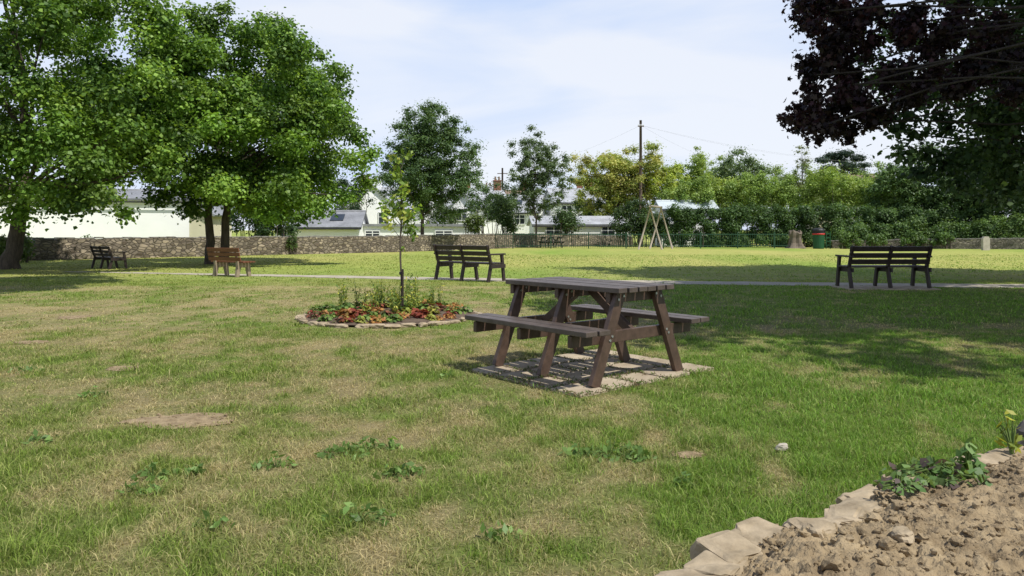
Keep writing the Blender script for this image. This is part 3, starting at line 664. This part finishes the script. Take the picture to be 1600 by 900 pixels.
# ---------------- hedges & bushes
def hedge(name,label,p0,p1,wd,h0,h1,n,ls,pal,seed,z0=.1,cr=.5,cat='hedge',wob=.03):
    g_=np.random.default_rng(seed); L=math.dist(p0,p1); cl=[]
    m=int(L/cr*5*max(1,(h0/1.6)))
    for k in range(m):
        t=g_.random(); hh=(h0+(h1-h0)*t)*(1+wob*math.sin(t*L*1.1+seed)+wob*.6*math.sin(t*L*2.7))
        z=z0+(hh-z0-cr*.5)*(1-g_.random()**1.0); 
        o=(g_.random()-.5)*wd
        dx,dy=(p1[0]-p0[0])/L,(p1[1]-p0[1])/L
        cl.append((p0[0]+dx*t*L-dy*o,p0[1]+dy*t*L+dx*o,z,cr*g_.uniform(.7,1.2)))
    base=((p0[0]+p1[0])/2,(p0[1]+p1[1])/2,0)
    return make_bush(name,label,base,cl,n,ls,pal,seed=seed,cat=cat,soft=.15)
hedge('hedge','dense dark green hedge behind the green railings',G(1035,52)[:2],G(1560,50.8)[:2],1.3,2.85,3.0,120000,.15,[(.06,.115,.035),(.08,.145,.042),(.11,.185,.055)],1,cr=.42)
hedge('hedge','low green hedge above rough stone wall',G(1300,50)[:2],G(1760,46.5)[:2],.9,1.7,2.3,50000,.15,[(.07,.13,.04),(.10,.17,.05),(.14,.22,.06)],2,cr=.42,wob=.1)
hedge('hedge','tall dense hedge closing off the lawn behind the trees',G(1380,57)[:2],G(1820,52)[:2],1.6,4.0,5.0,40000,.22,[(.05,.095,.03),(.075,.125,.038)],3,cr=.6)
def bush(label,px,D,py,rad,n,pal,seed,cr=.4,ls=.16,nc=50):
    c=W(px,py,D); make_bush('shrub',label,(c[0],c[1],0),ell_clumps(c,rad,nc,cr,.2,seed,.15),n,ls,pal,seed=seed,cat='shrub')
bush('light green rounded shrub above the hedge',1300,55,300,(3.0,1.6,2.2),24000,[(.30,.41,.09),(.24,.35,.07),(.36,.46,.12)],3,.45,.15,110)  # shrubs over the hedge also carry distance haze as brighter leaf colour
bush('bright green bush beside the hedge',1195,56,304,(2.8,1.5,1.5),18000,[(.22,.33,.075),(.28,.39,.10)],4,.42,.15,80)
bush('green bush growing over the hedge top',1085,56,306,(2.4,1.3,1.2),15000,[(.20,.31,.07),(.28,.38,.09)],24,.4,.15,70)
bush('yellow green bush between golden tree and hedge',1135,57,302,(2.0,1.3,1.3),13000,[(.26,.36,.08),(.34,.43,.10)],25,.4,.15,60)
bush('rounded green shrub above the boundary hedge',1390,54,308,(2.2,1.2,1.6),13000,[(.18,.28,.07),(.24,.35,.085)],27,.4,.15,60)
for k,(px,sz) in enumerate([(1325,.55),(1370,.45),(1428,.6),(1475,.5),(1580,.55)]):
    bush('low weedy growth at the foot of stone wall',px,47.2,375,(sz*1.4,.3,sz*.8),2200,[(.09,.16,.04),(.13,.21,.055)],50+k,.22,.13,16)
bush('dark green bush behind the stone wall',412,41,335,(2.0,1.4,1.5),9000,[(.04,.08,.025),(.06,.11,.035)],5,.5)
bush('small leafy shrub beside the railings',788,54,332,(1.2,1,1.4),5000,[(.06,.105,.035),(.085,.14,.045)],6)
bush('small round shrub near railings',885,54,345,(.9,.8,.9),3500,[(.06,.105,.035),(.09,.15,.045)],7)
bush('dark conical shrub near the swing frame',982,53,345,(1.2,.9,1.5),5500,[(.04,.075,.025),(.06,.105,.03)],8)
bush('yellow green shrub over low wall',742,50,348,(.8,.6,.6),1600,[(.14,.19,.05),(.1,.15,.04)],9,.25)
bush('shrub growing against the stone wall',20,27.5,385,(.8,.5,.55),2600,[(.08,.13,.03),(.11,.17,.04)],10,.25,.12)
bush('small creeper hanging on the stone wall',455,36.5,378,(.35,.25,.35),900,[(.07,.12,.03),(.1,.16,.04)],11,.15,.1)
bush('small creeper at foot of wall',137,31,382,(.3,.25,.3),700,[(.07,.12,.03),(.1,.16,.04)],12,.15,.1)
bush('tall dark evergreen between the roofs',545,60,312,(1.6,1.4,2.4),6000,[(.03,.06,.025),(.045,.08,.03)],13)
bush('leafy bush behind low flat roof',770,60,322,(2.0,1.2,1.6),7500,[(.07,.125,.045),(.10,.16,.055)],14)
bush('green bush beside white house',935,64,325,(2.6,1.2,1.8),8500,[(.08,.135,.045),(.12,.19,.055)],15)
bush('mixed green bush between white houses',690,62,335,(1.4,1,1.1),4000,[(.07,.12,.04),(.10,.15,.05)],28)
bush('low dark shrub at the end of the hedge',1020,52.5,350,(1.3,.9,.9),5500,[(.06,.105,.035),(.09,.15,.045)],26)

# ---------------- stone walls
def wall_run(name,label,pts,hts,th=.4,mat='wall_stone'):
    mb=MB(); e=empty(name,(pts[0][0],pts[0][1],0),0,label,'wall')
    ox,oy=pts[0]; n=0; vs=[];fs=[]
    P=[]
    for k in range(len(pts)-1):
        L=math.dist(pts[k],pts[k+1]); m=max(2,int(L/.35))
        for j in range(m): 
            t=j/m; P.append((pts[k][0]+(pts[k+1][0]-pts[k][0])*t,pts[k][1]+(pts[k+1][1]-pts[k][1])*t,hts[k]+(hts[k+1]-hts[k])*t))
    P.append((*pts[-1],hts[-1]))
    rows=[0,.25,.5,.75,1]
    for k,(x,y,h) in enumerate(P):
        a=P[max(0,k-1)];b=P[min(len(P)-1,k+1)]; d=Vector((b[0]-a[0],b[1]-a[1])).normalized(); nn=Vector((-d.y,d.x))
        ring=[]
        hh=h+.05*mnoise.noise(Vector((k*.8,1,2)))
        for s_,rws in ((-1,rows),(1,rows[::-1])):
            for f in rws:
                o=s_*th/2*(1-.12*f)+.04*mnoise.noise(Vector((k*.9,f*5,s_)))
                ring.append((x-ox+nn.x*o,y-oy+nn.y*o,hh*f-.03*(f==0)))
        vs+=ring
    R=10
    for k in range(len(P)-1):
        for j in range(R-1): fs.append([k*R+j,(k+1)*R+j,(k+1)*R+j+1,k*R+j+1])
    fs.append(list(range(R)));fs.append([(len(P)-1)*R+j for j in range(R)][::-1])
    mb.add(vs,fs); mb.obj('masonry',M[mat],e)
    rs=random.Random(len(P)); mb=MB()
    for k in range(0,len(P)-1):
        x,y,h=P[k]
        mb.box((x-ox,y-oy,h+.02+rs.uniform(-.02,.03)),(.33,.34,.06),Matrix.Rotation(math.atan2(P[k+1][1]-y,P[k+1][0]-x)+rs.uniform(-.08,.08),3,'Z'))
    mb.obj('coping',M['rock_grey'],e,bevel=.02)
wall_run('stone_wall','old rubble stone boundary wall with grey coping',[(-42,24),(-19.4,29),(-14.7,33.5),(-6.9,40),(-2.1,46),(1,52),(9,56)],[.92,.85,.85,.85,.9,.9,.7])
wall_run('stone_wall','rough stone boundary wall below the hedge',[G(1300,49)[:2],G(1450,47.5)[:2],G(1760,45)[:2]],[.45,.6,.7],mat='wall_dark')

# ---------------- railings
f0=Vector(G(742,47.5)[:2]); f1=Vector(G(1232,48.5)[:2]); L=(f1-f0).length; dv_=(f1-f0)/L
e=empty('railing_fence',(f0.x,f0.y,0),math.atan2(dv_.y,dv_.x),'green painted metal railings around the play area','fence')
mb=MB()
for z in (.18,.92): mb.box((L/2,0,z),(L,.03,.045))
mb.obj('rail',M['green_paint'],e)
mb=MB(); n=int(L/.14)
for k in range(n): mb.tube([(k*.14+.07,.0,.06),(k*.14+.07,0,1.0)],[.013,.013],5)
o=mb.obj('pickets',M['green_paint'],e); o['kind']='stuff'
x=0
while x<=L+.1:
    mb=MB(); mb.box((x,.03,.53),(.06,.06,1.08)); mb.obj('post',M['green_paint'],e); x+=2.45

# ---------------- swing frame
b0=W(1016,320,45.5); b1=W(1033,322,47.6)
cx,cy=(b0[0]+b1[0])/2,46.4
e=empty('swing_frame',(cx,cy,0),0,'weathered timber swing frame with splayed legs','swing frame')
for q_ in (b0,b1):
    for sx in (-1,1):
        mb=MB(); mb.tube([(q_[0]-cx+sx*.72,q_[1]-cy,0),(q_[0]-cx-sx*.05,q_[1]-cy,2.72)],[.055,.05],9); mb.obj('leg',M['wood_grey'],e,smooth=True)
mb=MB(); mb.tube([(b0[0]-cx-.05,b0[1]-cy-.2,2.68),(b1[0]-cx+.05,b1[1]-cy+.2,2.68)],[.06,.06],9); mb.obj('top_beam',M['wood_grey'],e,smooth=True)

e=empty('tree_stump',G(1243,49),0,'large weathered tree stump cut off at waist height','tree stump')
mb=MB(); vs=[];A=28;lev=[(0,.70),(.12,.56),(.35,.44),(.7,.39),(.9,.42),(1.05,.46),(1.12,.38)]
for z,r_ in lev:
    for k in range(A):
        t=2*math.pi*k/A; q_=r_*.88*(1+.20*math.sin(5*t+1)*(1 if z<.4 else .6)+.15*mnoise.noise(Vector((math.cos(t)*2,math.sin(t)*2,z*3)))); vs.append((q_*math.cos(t),q_*math.sin(t),z+(.3*mnoise.noise(Vector((math.cos(t)*2,math.sin(t)*2,9))) if z>.95 else 0)))
fs=[[i_*A+k,i_*A+(k+1)%A,(i_+1)*A+(k+1)%A,(i_+1)*A+k] for i_ in range(len(lev)-1) for k in range(A)]; fs.append([(len(lev)-1)*A+k for k in range(A)])
mb.add(vs,fs); mb.obj('trunk',M['stump'],e)
e=empty('litter_bin',G(1279,47.5),0,'black litter bin with red band and green surround','litter bin')
mb=MB(); mb.lathe([(.32,0),(.34,.05),(.36,.85),(.38,.9)],20); mb.obj('body',M['green_bin'],e,bevel=.01)
mb=MB(); mb.lathe([(.37,.0),(.385,.05),(.385,.07),(.37,.09)],20,(0,0,.9)); mb.obj('band',M['red'],e)
mb=MB(); mb.lathe([(.36,.99),(.36,1.12)],20); mb.lathe([(.39,1.12),(.38,1.2),(.33,1.28),(.2,1.33),(.05,1.34)],20)
for k in range(4):
    t=k*math.pi/2+.4; mb.box((.32*math.cos(t),.32*math.sin(t),1.08),(.08,.08,.12))
mb.obj('hood',M['black'],e,smooth=False)
e=empty('gate_panel',G(1294,47.6),0,'narrow green railing gate post panel','gate')
mb=MB(); mb.box((-.13,0,.55),(.05,.05,1.1)); mb.box((.13,0,.55),(.05,.05,1.1)); mb.obj('post',M['green_bin'],e)
mb=MB()
for k in range(4): mb.box((0,0,.22+k*.25),(.22,.025,.09))
mb.obj('infill',M['green_bin'],e)
mb=MB(); mb.prism([(-.2,-.1,0),(.2,-.1,0),(.2,-.1,.7),(.12,-.1,.82),(-.12,-.1,.82),(-.2,-.1,.7)],(0,.2,0)); o=mb.obj('marker_post',M['concrete'],loc=G(1540,44)); tag(o,'short pale concrete marker post before the wall','marker post')

# ---------------- poles & wires
px_,D_=1001,60
e=empty('telegraph_pole',G(px_,D_),0,'tall wooden telegraph pole with wires','telegraph pole')
mb=MB(); mb.tube([(0,0,0),(0,0,5),(0,0,10.1)],[.16,.13,.10],10); mb.obj('post',M['pole'],e,smooth=True)
mb=MB(); mb.box((0,-.12,9.6),(.5,.07,.08)); mb.obj('crossarm',M['pole'],e)
mb=MB()
for k in range(4): mb.lathe([(.03,0),(.045,.03),(.03,.06),(.04,.09),(.02,.12)],8,(-.2+k*.13,-.12,9.64))
mb.obj('insulator',M['frame_white'],e)
e=empty('telegraph_pole',G(785,80),0,'shorter wooden telegraph pole beside the rooftops','telegraph pole')
mb=MB(); mb.tube([(0,0,0),(0,0,7.9)],[.15,.1],8); mb.obj('post',M['pole'],e,smooth=True)
mb=MB(); mb.box((0,0,7.3),(1.1,.08,.08)); mb.obj('crossarm',M['pole'],e)
e=empty('leaning_pole',(*G(1000,61)[:2],0),0,'slim timber brace pole leaning beside the telegraph pole','pole')
mb=MB(); mb.tube([(1.3,.3,0),(.15,-.15,5.6)],[.07,.05],8); mb.obj('post',M['wood_grey'],e)
pt=Vector((G(px_,D_)[0],D_,9.7))
def wire(p0,p1,sag,r_=.004):
    p0=Vector(p0);p1=Vector(p1); mb=MB(); pts=[p0.lerp(p1,t/16)-Vector((0,0,sag*4*(t/16)*(1-t/16))) for t in range(17)]
    mb.tube([p-p0 for p in pts],[r_]*17,4); o=mb.obj('overhead_wire',M['wire'],loc=p0); tag(o,'thin dark overhead telephone wire','wire','overhead wires from the telegraph pole')
wire(pt,(G(785,80)[0],80,7.4),.6)
wire(pt,(38,70,7.6),.9); wire(pt,(36,58,6.0),.8); wire(pt,W(1180,270,70),.5)

# ---------------- buildings
def house(name,label,cx,cy,wd,dp,hw,hr,rz=0,wall='white',roof='slate',wins=(),door=None,chim=(),gable=False,skylights=(),flat=False):
    e=empty(name,(cx,cy,0),rz,label,'house' if name=='house' else 'building')
    x0,x1,y0,y1=-wd/2,wd/2,-dp/2,dp/2
    if gable:
        mb=MB(); mb.prism([(x0,y0,0),(x1,y0,0),(x1,y0,hw),(0,y0,hw+hr),(x0,y0,hw)],(0,dp,0)); mb.obj('wall',M[wall],e)
        mb=MB()
        for s_ in (-1,1):
            ov=.25; sl=hr/(wd/2); a=Vector((s_*(wd/2+ov),0,hw-ov*sl+.07)); b_=Vector((0,0,hw+hr+.07)); mb.beam(a,b_,dp+.5,.12,side=(0,1,0))
        rf=mb.obj('roof',M[roof],e)
    elif flat:
        mb=MB(); mb.box((0,0,hw/2),(wd,dp,hw)); mb.obj('wall',M[wall],e)
        mb=MB(); mb.box((0,0,hw+.09),(wd+.4,dp+.4,.18)); rf=mb.obj('roof',M[roof],e)
    else:
        mb=MB(); mb.prism([(x0,y0,0),(x0,y1,0),(x0,y1,hw),(x0,0,hw+hr),(x0,y0,hw)],(wd,0,0)); mb.obj('wall',M[wall],e)
        mb=MB()
        for s_ in (-1,1):
            ov=.25; sl=hr/(dp/2); a=Vector((0,s_*(dp/2+ov),hw-ov*sl+.07)); b_=Vector((0,0,hw+hr+.07)); mb.beam(a,b_,wd+.4,.12,side=(1,0,0))
        mb.tube([(x0-.2,0,hw+hr+.12),(x1+.2,0,hw+hr+.12)],[.1,.1],6)
        rf=mb.obj('roof',M[roof],e)
        mb=MB(); mb.tube([(x0-.2,y0-.3,hw-.12),(x1+.2,y0-.3,hw-.12)],[.05,.05],6); mb.obj('gutter',M['black'],e)
        for (sx,sf) in skylights:
            z=hw+hr*sf+.16; y=y0*(1-sf); ang=math.atan2(hr,dp/2)
            mb=MB(); mb.box((sx,y,z),(.9,1.0,.06),Matrix.Rotation(ang,3,'X')); mb.obj('skylight',M['glass'],rf)
    for (wx_,wz,ww,wh) in wins:
        w_=MB(); w_.box((wx_,y0-.02,wz),(ww,.06,wh)); wo=w_.obj('window',M['glass'],e)
        f=MB()
        for sx in (-1,0,1): f.box((wx_+sx*ww/2,y0-.05,wz),(.07,.06,wh+.07))
        for sz in (-1,1): f.box((wx_,y0-.054,wz+sz*wh/2),(ww+.06,.06,.07))
        f.box((wx_,y0-.045,wz+wh*.12),(ww,.05,.05))
        f.obj('frame',M['frame_white'],wo)
    if door: 
        d_=MB(); d_.box((door,y0-.03,1.0),(.9,.07,2.0)); d_.obj('door',M['green_paint'],e)
    for (cx_,chh,cm) in chim:
        m_=MB(); top=hw+hr+chh; m_.box((cx_ if not gable else 0,0 if not gable else cx_,(hw+hr*.3+top)/2),(.7,.5,top-hw-hr*.3)); m_.box((cx_ if not gable else 0,0 if not gable else cx_,top+.05),(.8,.6,.1))
        ch=m_.obj('chimney',M[cm],rf)
        m_=MB()
        for k in (-1,1): m_.lathe([(.1,0),(.08,.3),(.1,.35)],8,((cx_ if not gable else 0)+k*.18,0 if not gable else cx_,top+.1))
        m_.obj('chimney_pot',M['tile'],ch)
    return e
house('long_building','long low white rendered building with pale roof behind wall',-27,46,17.5,6,3.0,.6,.3,'white','slate')
house('outbuilding','small cream rendered outbuilding behind the stone wall',*W(330,340,44)[:2],1.3,3,2.1,.4,0,'cream','slate',gable=True)
house('outbuilding','low slate roofed outbuilding with skylights behind wall',-13.3,52,5.6,4,1.40,1.0,.06,'white','slate',skylights=[(-1.5,.45),(1.2,.5)],wins=[(-2,1.0,.9,.5)])
house('outbuilding','long low flat roofed white building behind stone wall',*W(650,355,54)[:2],9.0,3,1.45,.3,.1,'white','slate',flat=True,wins=[(-3,.9,1,.5),(2,.9,1.2,.5)])
house('outbuilding','white low lean-to with pale roof behind the railings',*W(900,352,58)[:2],7.0,3,1.6,.5,.1,'white','slate_light',wins=[(-2,1.1,1.2,.7),(2.2,1.1,1,.7)])
house('house','white gabled house with pale slate roof',*W(575,320,66)[:2],4.6,6,2.9,2.1,.3,'white','slate_light',gable=True,wins=[(-1,2.2,.9,1.0),(1,2.2,.9,1.0)],chim=[(1.5,.8,'brickred')])
house('house','white cottage with grey slate roof and chimney',*W(625,315,72)[:2],6,6,3.2,2.0,-.1,'white','slate_light',wins=[(-1.5,2.6,.9,1.0),(1.5,2.6,.9,1.0)],chim=[(-2.2,.8,'white')])
house('house','white terraced house with grey slate roof and two windows',*W(740,318,71)[:2],5.5,6,3.3,1.7,.2,'white','slate_light',wins=[(-1.4,2.6,1,1.0),(1.3,2.6,1,1.0)],chim=[(2.3,.9,'brickred')])
house('house','small white gable fronted house between slate roofs',*W(720,318,65)[:2],2.4,5,2.9,1.5,.1,'white','slate_light',gable=True,wins=[(0,2.5,.9,1.0)])
house('house','white house with grey slate roof and rooflight',*W(800,322,74)[:2],6,6,2.9,1.7,-.15,'white','slate_light',wins=[(-1.5,2.2,1,.9),(1.2,2.2,1,.9)],skylights=[(.8,.5)],chim=[(-2.4,.9,'greywall')])
house('house','house with brown tiled roof beyond white cottages',*W(775,300,92)[:2],9,7,3.8,2.2,.05,'white','tile',wins=[(-2,3,1,1),(2,3,1,1)],chim=[(-3.5,1,'brickred'),(3.5,1,'brickred')])
house('house','white house with red brick chimney and sash window',*W(893,315,76)[:2],4.8,6,3.9,1.4,.15,'white','slate_light',wins=[(-1.2,3.0,1,1.2),(1.2,3.0,1,1.2)],chim=[(1.9,1.0,'brickred')])
house('house','pale grey house with slate roof behind golden tree',*W(940,315,82)[:2],6,6,3.8,1.8,-.05,'greywall','slate_light',wins=[(-1.5,2.9,1,1.2),(1.5,2.9,1,1.2)],chim=[(-2.4,.6,'brickred')])
house('shed','long shed with pale blue metal roof behind hedge',*W(1070,322,55.5)[:2],4.0,2.2,2.75,.5,.05,'white','metal_roof',wins=[(0,2.1,1,.6)])
house('house','bungalow with brown tiled roof above the trees',*W(1320,285,100)[:2],9,8,6.6,2.0,-.1,'cream','tile',wins=[(-2.5,6,1.2,1.1),(2.5,6,1.2,1.1)],chim=[(-3,.7,'brickred')])
house('house','house with low brown tiled roof among the trees',*W(1385,290,95)[:2],8,7,5.6,1.2,.1,'white','tile',wins=[(-2,5.0,1.2,1.1),(2,5.0,1.2,1.1)])

# ---------------- raised bed at near corner
e=empty('raised_bed',(0,0,0),0,'raised earth bed held by dry stone edging with loose soil','raised bed')
ZT=.58
rx_=np.array([p[0] for p in RIM]); ry_=np.array([p[1] for p in RIM])
def soilf(X_,Y_):
    d=np.interp(X_,rx_,ry_)-Y_
    rid=1-np.abs(fbm(X_*26,Y_*26,4,6)-.5)*4
    return ZT-.030+.055*np.clip(d/.22,0,1)+.045*(fbm(X_*3.3,Y_*3.3,3,4)-.5)+.008*rid+.032*(fbm(X_*40,Y_*40,4,8)-.5)+.012*(fbm(X_*150,Y_*150,2,9)-.5)+.19*np.clip((X_-1.0)/1.4,0,1)*np.clip(d/.3,0,1)
xs=np.arange(-.1,3.2,.0055); vv=np.linspace(0,1,300)
XX,VV=np.meshgrid(xs,vv); YR=np.interp(XX,rx_,ry_)
YB=.35; YY=YR-(YR-YB)*VV**1.2
z=soilf(XX,YY)
c_=np.stack([XX,YY,z],-1).reshape(-1,3); i=np.arange(XX.size).reshape(XX.shape); q=np.stack([i[:-1,:-1],i[1:,:-1],i[1:,1:],i[:-1,1:]],-1).reshape(-1,4)
poly_mesh('soil',c_,[q],M['soil'],None,e,smooth=True)
def soil_z(x,y): return float(soilf(np.array([x]),np.array([y]))[0])
mb=MB(); rs=random.Random(21)
for k in range(5600):
    x=rs.uniform(.2,2.3); yr=float(np.interp(x,rx_,ry_)); y=yr-.02-rs.random()**1.2*1.0
    if y<.9: continue
    s_=.0018+.0055*rs.random()**2 + (.010*rs.random() if rs.random()<.07 else 0)
    mb.rock((x,y,soil_z(x,y)+s_*.3),(s_,s_*rs.uniform(.7,1.2),s_*.75),k,rs.random()*6,sub=1 if s_<.008 else 2,rough=.7)
o=mb.obj('clods',M['soil'],e,smooth=False); o['kind']='stuff'
mb=MB(); rs=random.Random(5)
samples=[]
for k in range(len(RIM)-1):
    a_=Vector(RIM[k]);b_=Vector(RIM[k+1]); m=max(1,round((b_-a_).length/.115))
    for j in range(m): samples.append((a_.lerp(b_,(j+.5)/m),math.atan2(b_.y-a_.y,b_.x-a_.x)))
for k,(p,an) in enumerate(samples):
    big=rs.random(); sink=rs.choice([0,0,.008,.014])
    mb.rock((p.x+rs.uniform(-.015,.02),p.y-.03+rs.uniform(-.025,.01),ZT-.012-sink),(rs.uniform(.048,.062)*(1+.35*big),rs.uniform(.040,.058),rs.uniform(.020,.028)),k+7,an+rs.uniform(-.4,.4),rough=.35,tilt=rs.uniform(-.15,.12),blocky=.42)
for course in range(7):
    zc=ZT-.075-course*.08
    for k,(p,an) in enumerate(samples):
        mb.rock((p.x+rs.uniform(-.02,.02)+.03*(course%2),p.y-.04+rs.uniform(-.01,.01),zc),(rs.uniform(.06,.072),rs.uniform(.04,.055),.044),k+course*50+100,an+rs.uniform(-.1,.1),rough=.4,blocky=.55,sub=2)
mb.obj('stone_edging',M['rock'],e)
mb=MB(); mb.rock((1.60,2.19,.625),(.085,.06,.032),77,.4,rough=.5,blocky=.6); o=mb.obj('dark_stone',M['rock_dark']); tag(o,'dark grey loose stone resting on the bed edge','stone')
for k,(x,y,s_) in enumerate([(1.02,1.36,.026),(.75,1.42,.022),(1.35,1.75,.02),(1.05,1.15,.026),(.62,1.5,.03),(1.3,1.5,.018)]):
    mb=MB(); mb.rock((0,0,0),(s_,s_*.8,s_*.5),k+60,.7,rough=.5,blocky=.6); o=mb.obj('loose_stone',M['rock'],loc=(x,y,soil_z(x,y)+s_*.3)); tag(o,'small tan loose stone lying on the dry soil','stone','loose stones on the soil')
def broad_plant(name,label,loc,n,spread,ls,pal,tm=T_HEX,up=.6,hgt=.05):
    e=empty(name,loc,0,label,'plant'); 
    th=rng.random(n)*6.283; r_=spread*rng.random(n)**.6
    P=np.stack([r_*np.cos(th),r_*np.sin(th)*.6,.012+hgt*rng.random(n)*(1.1-r_/spread)],1)
    N=np.array([0,0,up])+np.stack([np.cos(th),np.sin(th),0*th],1)*.3+rng.normal(size=(n,3))*.3
    C=np.array(pal)[rng.integers(0,len(pal),n)]*(.7+.6*rng.random(n))[:,None]
    mb=MB()
    for k in range(0,n,2): mb.tube([(0,0,-.01),tuple(P[k]*np.array([.5,.5,1.1])),tuple(P[k])],[.0025,.002,.0012],4)
    mb.obj('stem',M['stemgreen'],e)
    leaves('foliage',P,N,ls*(.5+.8*rng.random(n)),C,tm,M['leaf'],e)
WP=[(.14,.25,.07),(.20,.31,.10),(.10,.19,.05),(.17,.26,.09),(.14,.10,.09)]
x,y=1.03,1.80; broad_plant('leafy_weed','low green weed with purple tinged leaves on the soil',(x,y,soil_z(x,y)+.01),160,.13,.022,WP,T_HEX,up=.4,hgt=.05)
x,y=1.17,1.90; broad_plant('leafy_weed','upright green weed seedling on the soil edge',(x,y,soil_z(x,y)+.01),50,.05,.03,WP[:3],T_HEX,up=.3,hgt=.09)
x,y=.9,1.72; broad_plant('leafy_weed','small spreading weed beside the edging stones',(x,y,soil_z(x,y)+.01),60,.06,.016,WP,T_HEX,hgt=.03)
x,y=1.42,2.10; tall_plant(x,y,soil_z(x,y),.13,99,[(.3,.36,.05),(.42,.42,.06),(.2,.27,.05)],.05,'weed_seedling','small yellow green weed growing from the bed edge',n=30,ls=.03)

# weeds in lawn
LW=[(.16,.27,.07),(.22,.34,.095),(.12,.21,.05)]
for k,(px,py,sp,n) in enumerate([(540,712,.16,70),(575,702,.10,34),(955,712,.24,90),(905,712,.12,30),(1000,722,.1,26),(240,748,.11,30),(300,742,.09,26),(610,703,.08,24),(560,815,.16,46),(430,730,.12,38),(220,772,.1,28),(640,742,.1,28),(40,582,.16,26),(705,590,.12,20),(610,748,.1,24),(1075,760,.09,18),(330,830,.12,28),(60,690,.12,26),(780,840,.10,22),(150,620,.12,20)]):
    D=1410/(py-359); broad_plant('lawn_weed','low broad leaved weed growing in the lawn',G(px,D),n,sp,.045,LW,T_OVAL,up=.3,hgt=.075)
mb=MB(); mb.rock((0,0,.025),(.032,.022,.02),5); o=mb.obj('pale_stone',M['concrete'],loc=G(1222,1410/(706-359))); tag(o,'small pale stone lying in the grass','stone')
for o in bpy.data.objects:
    if o.name.startswith('lawn_weed') and o.parent is None: o['group']='broad leaved weeds in the lawn'
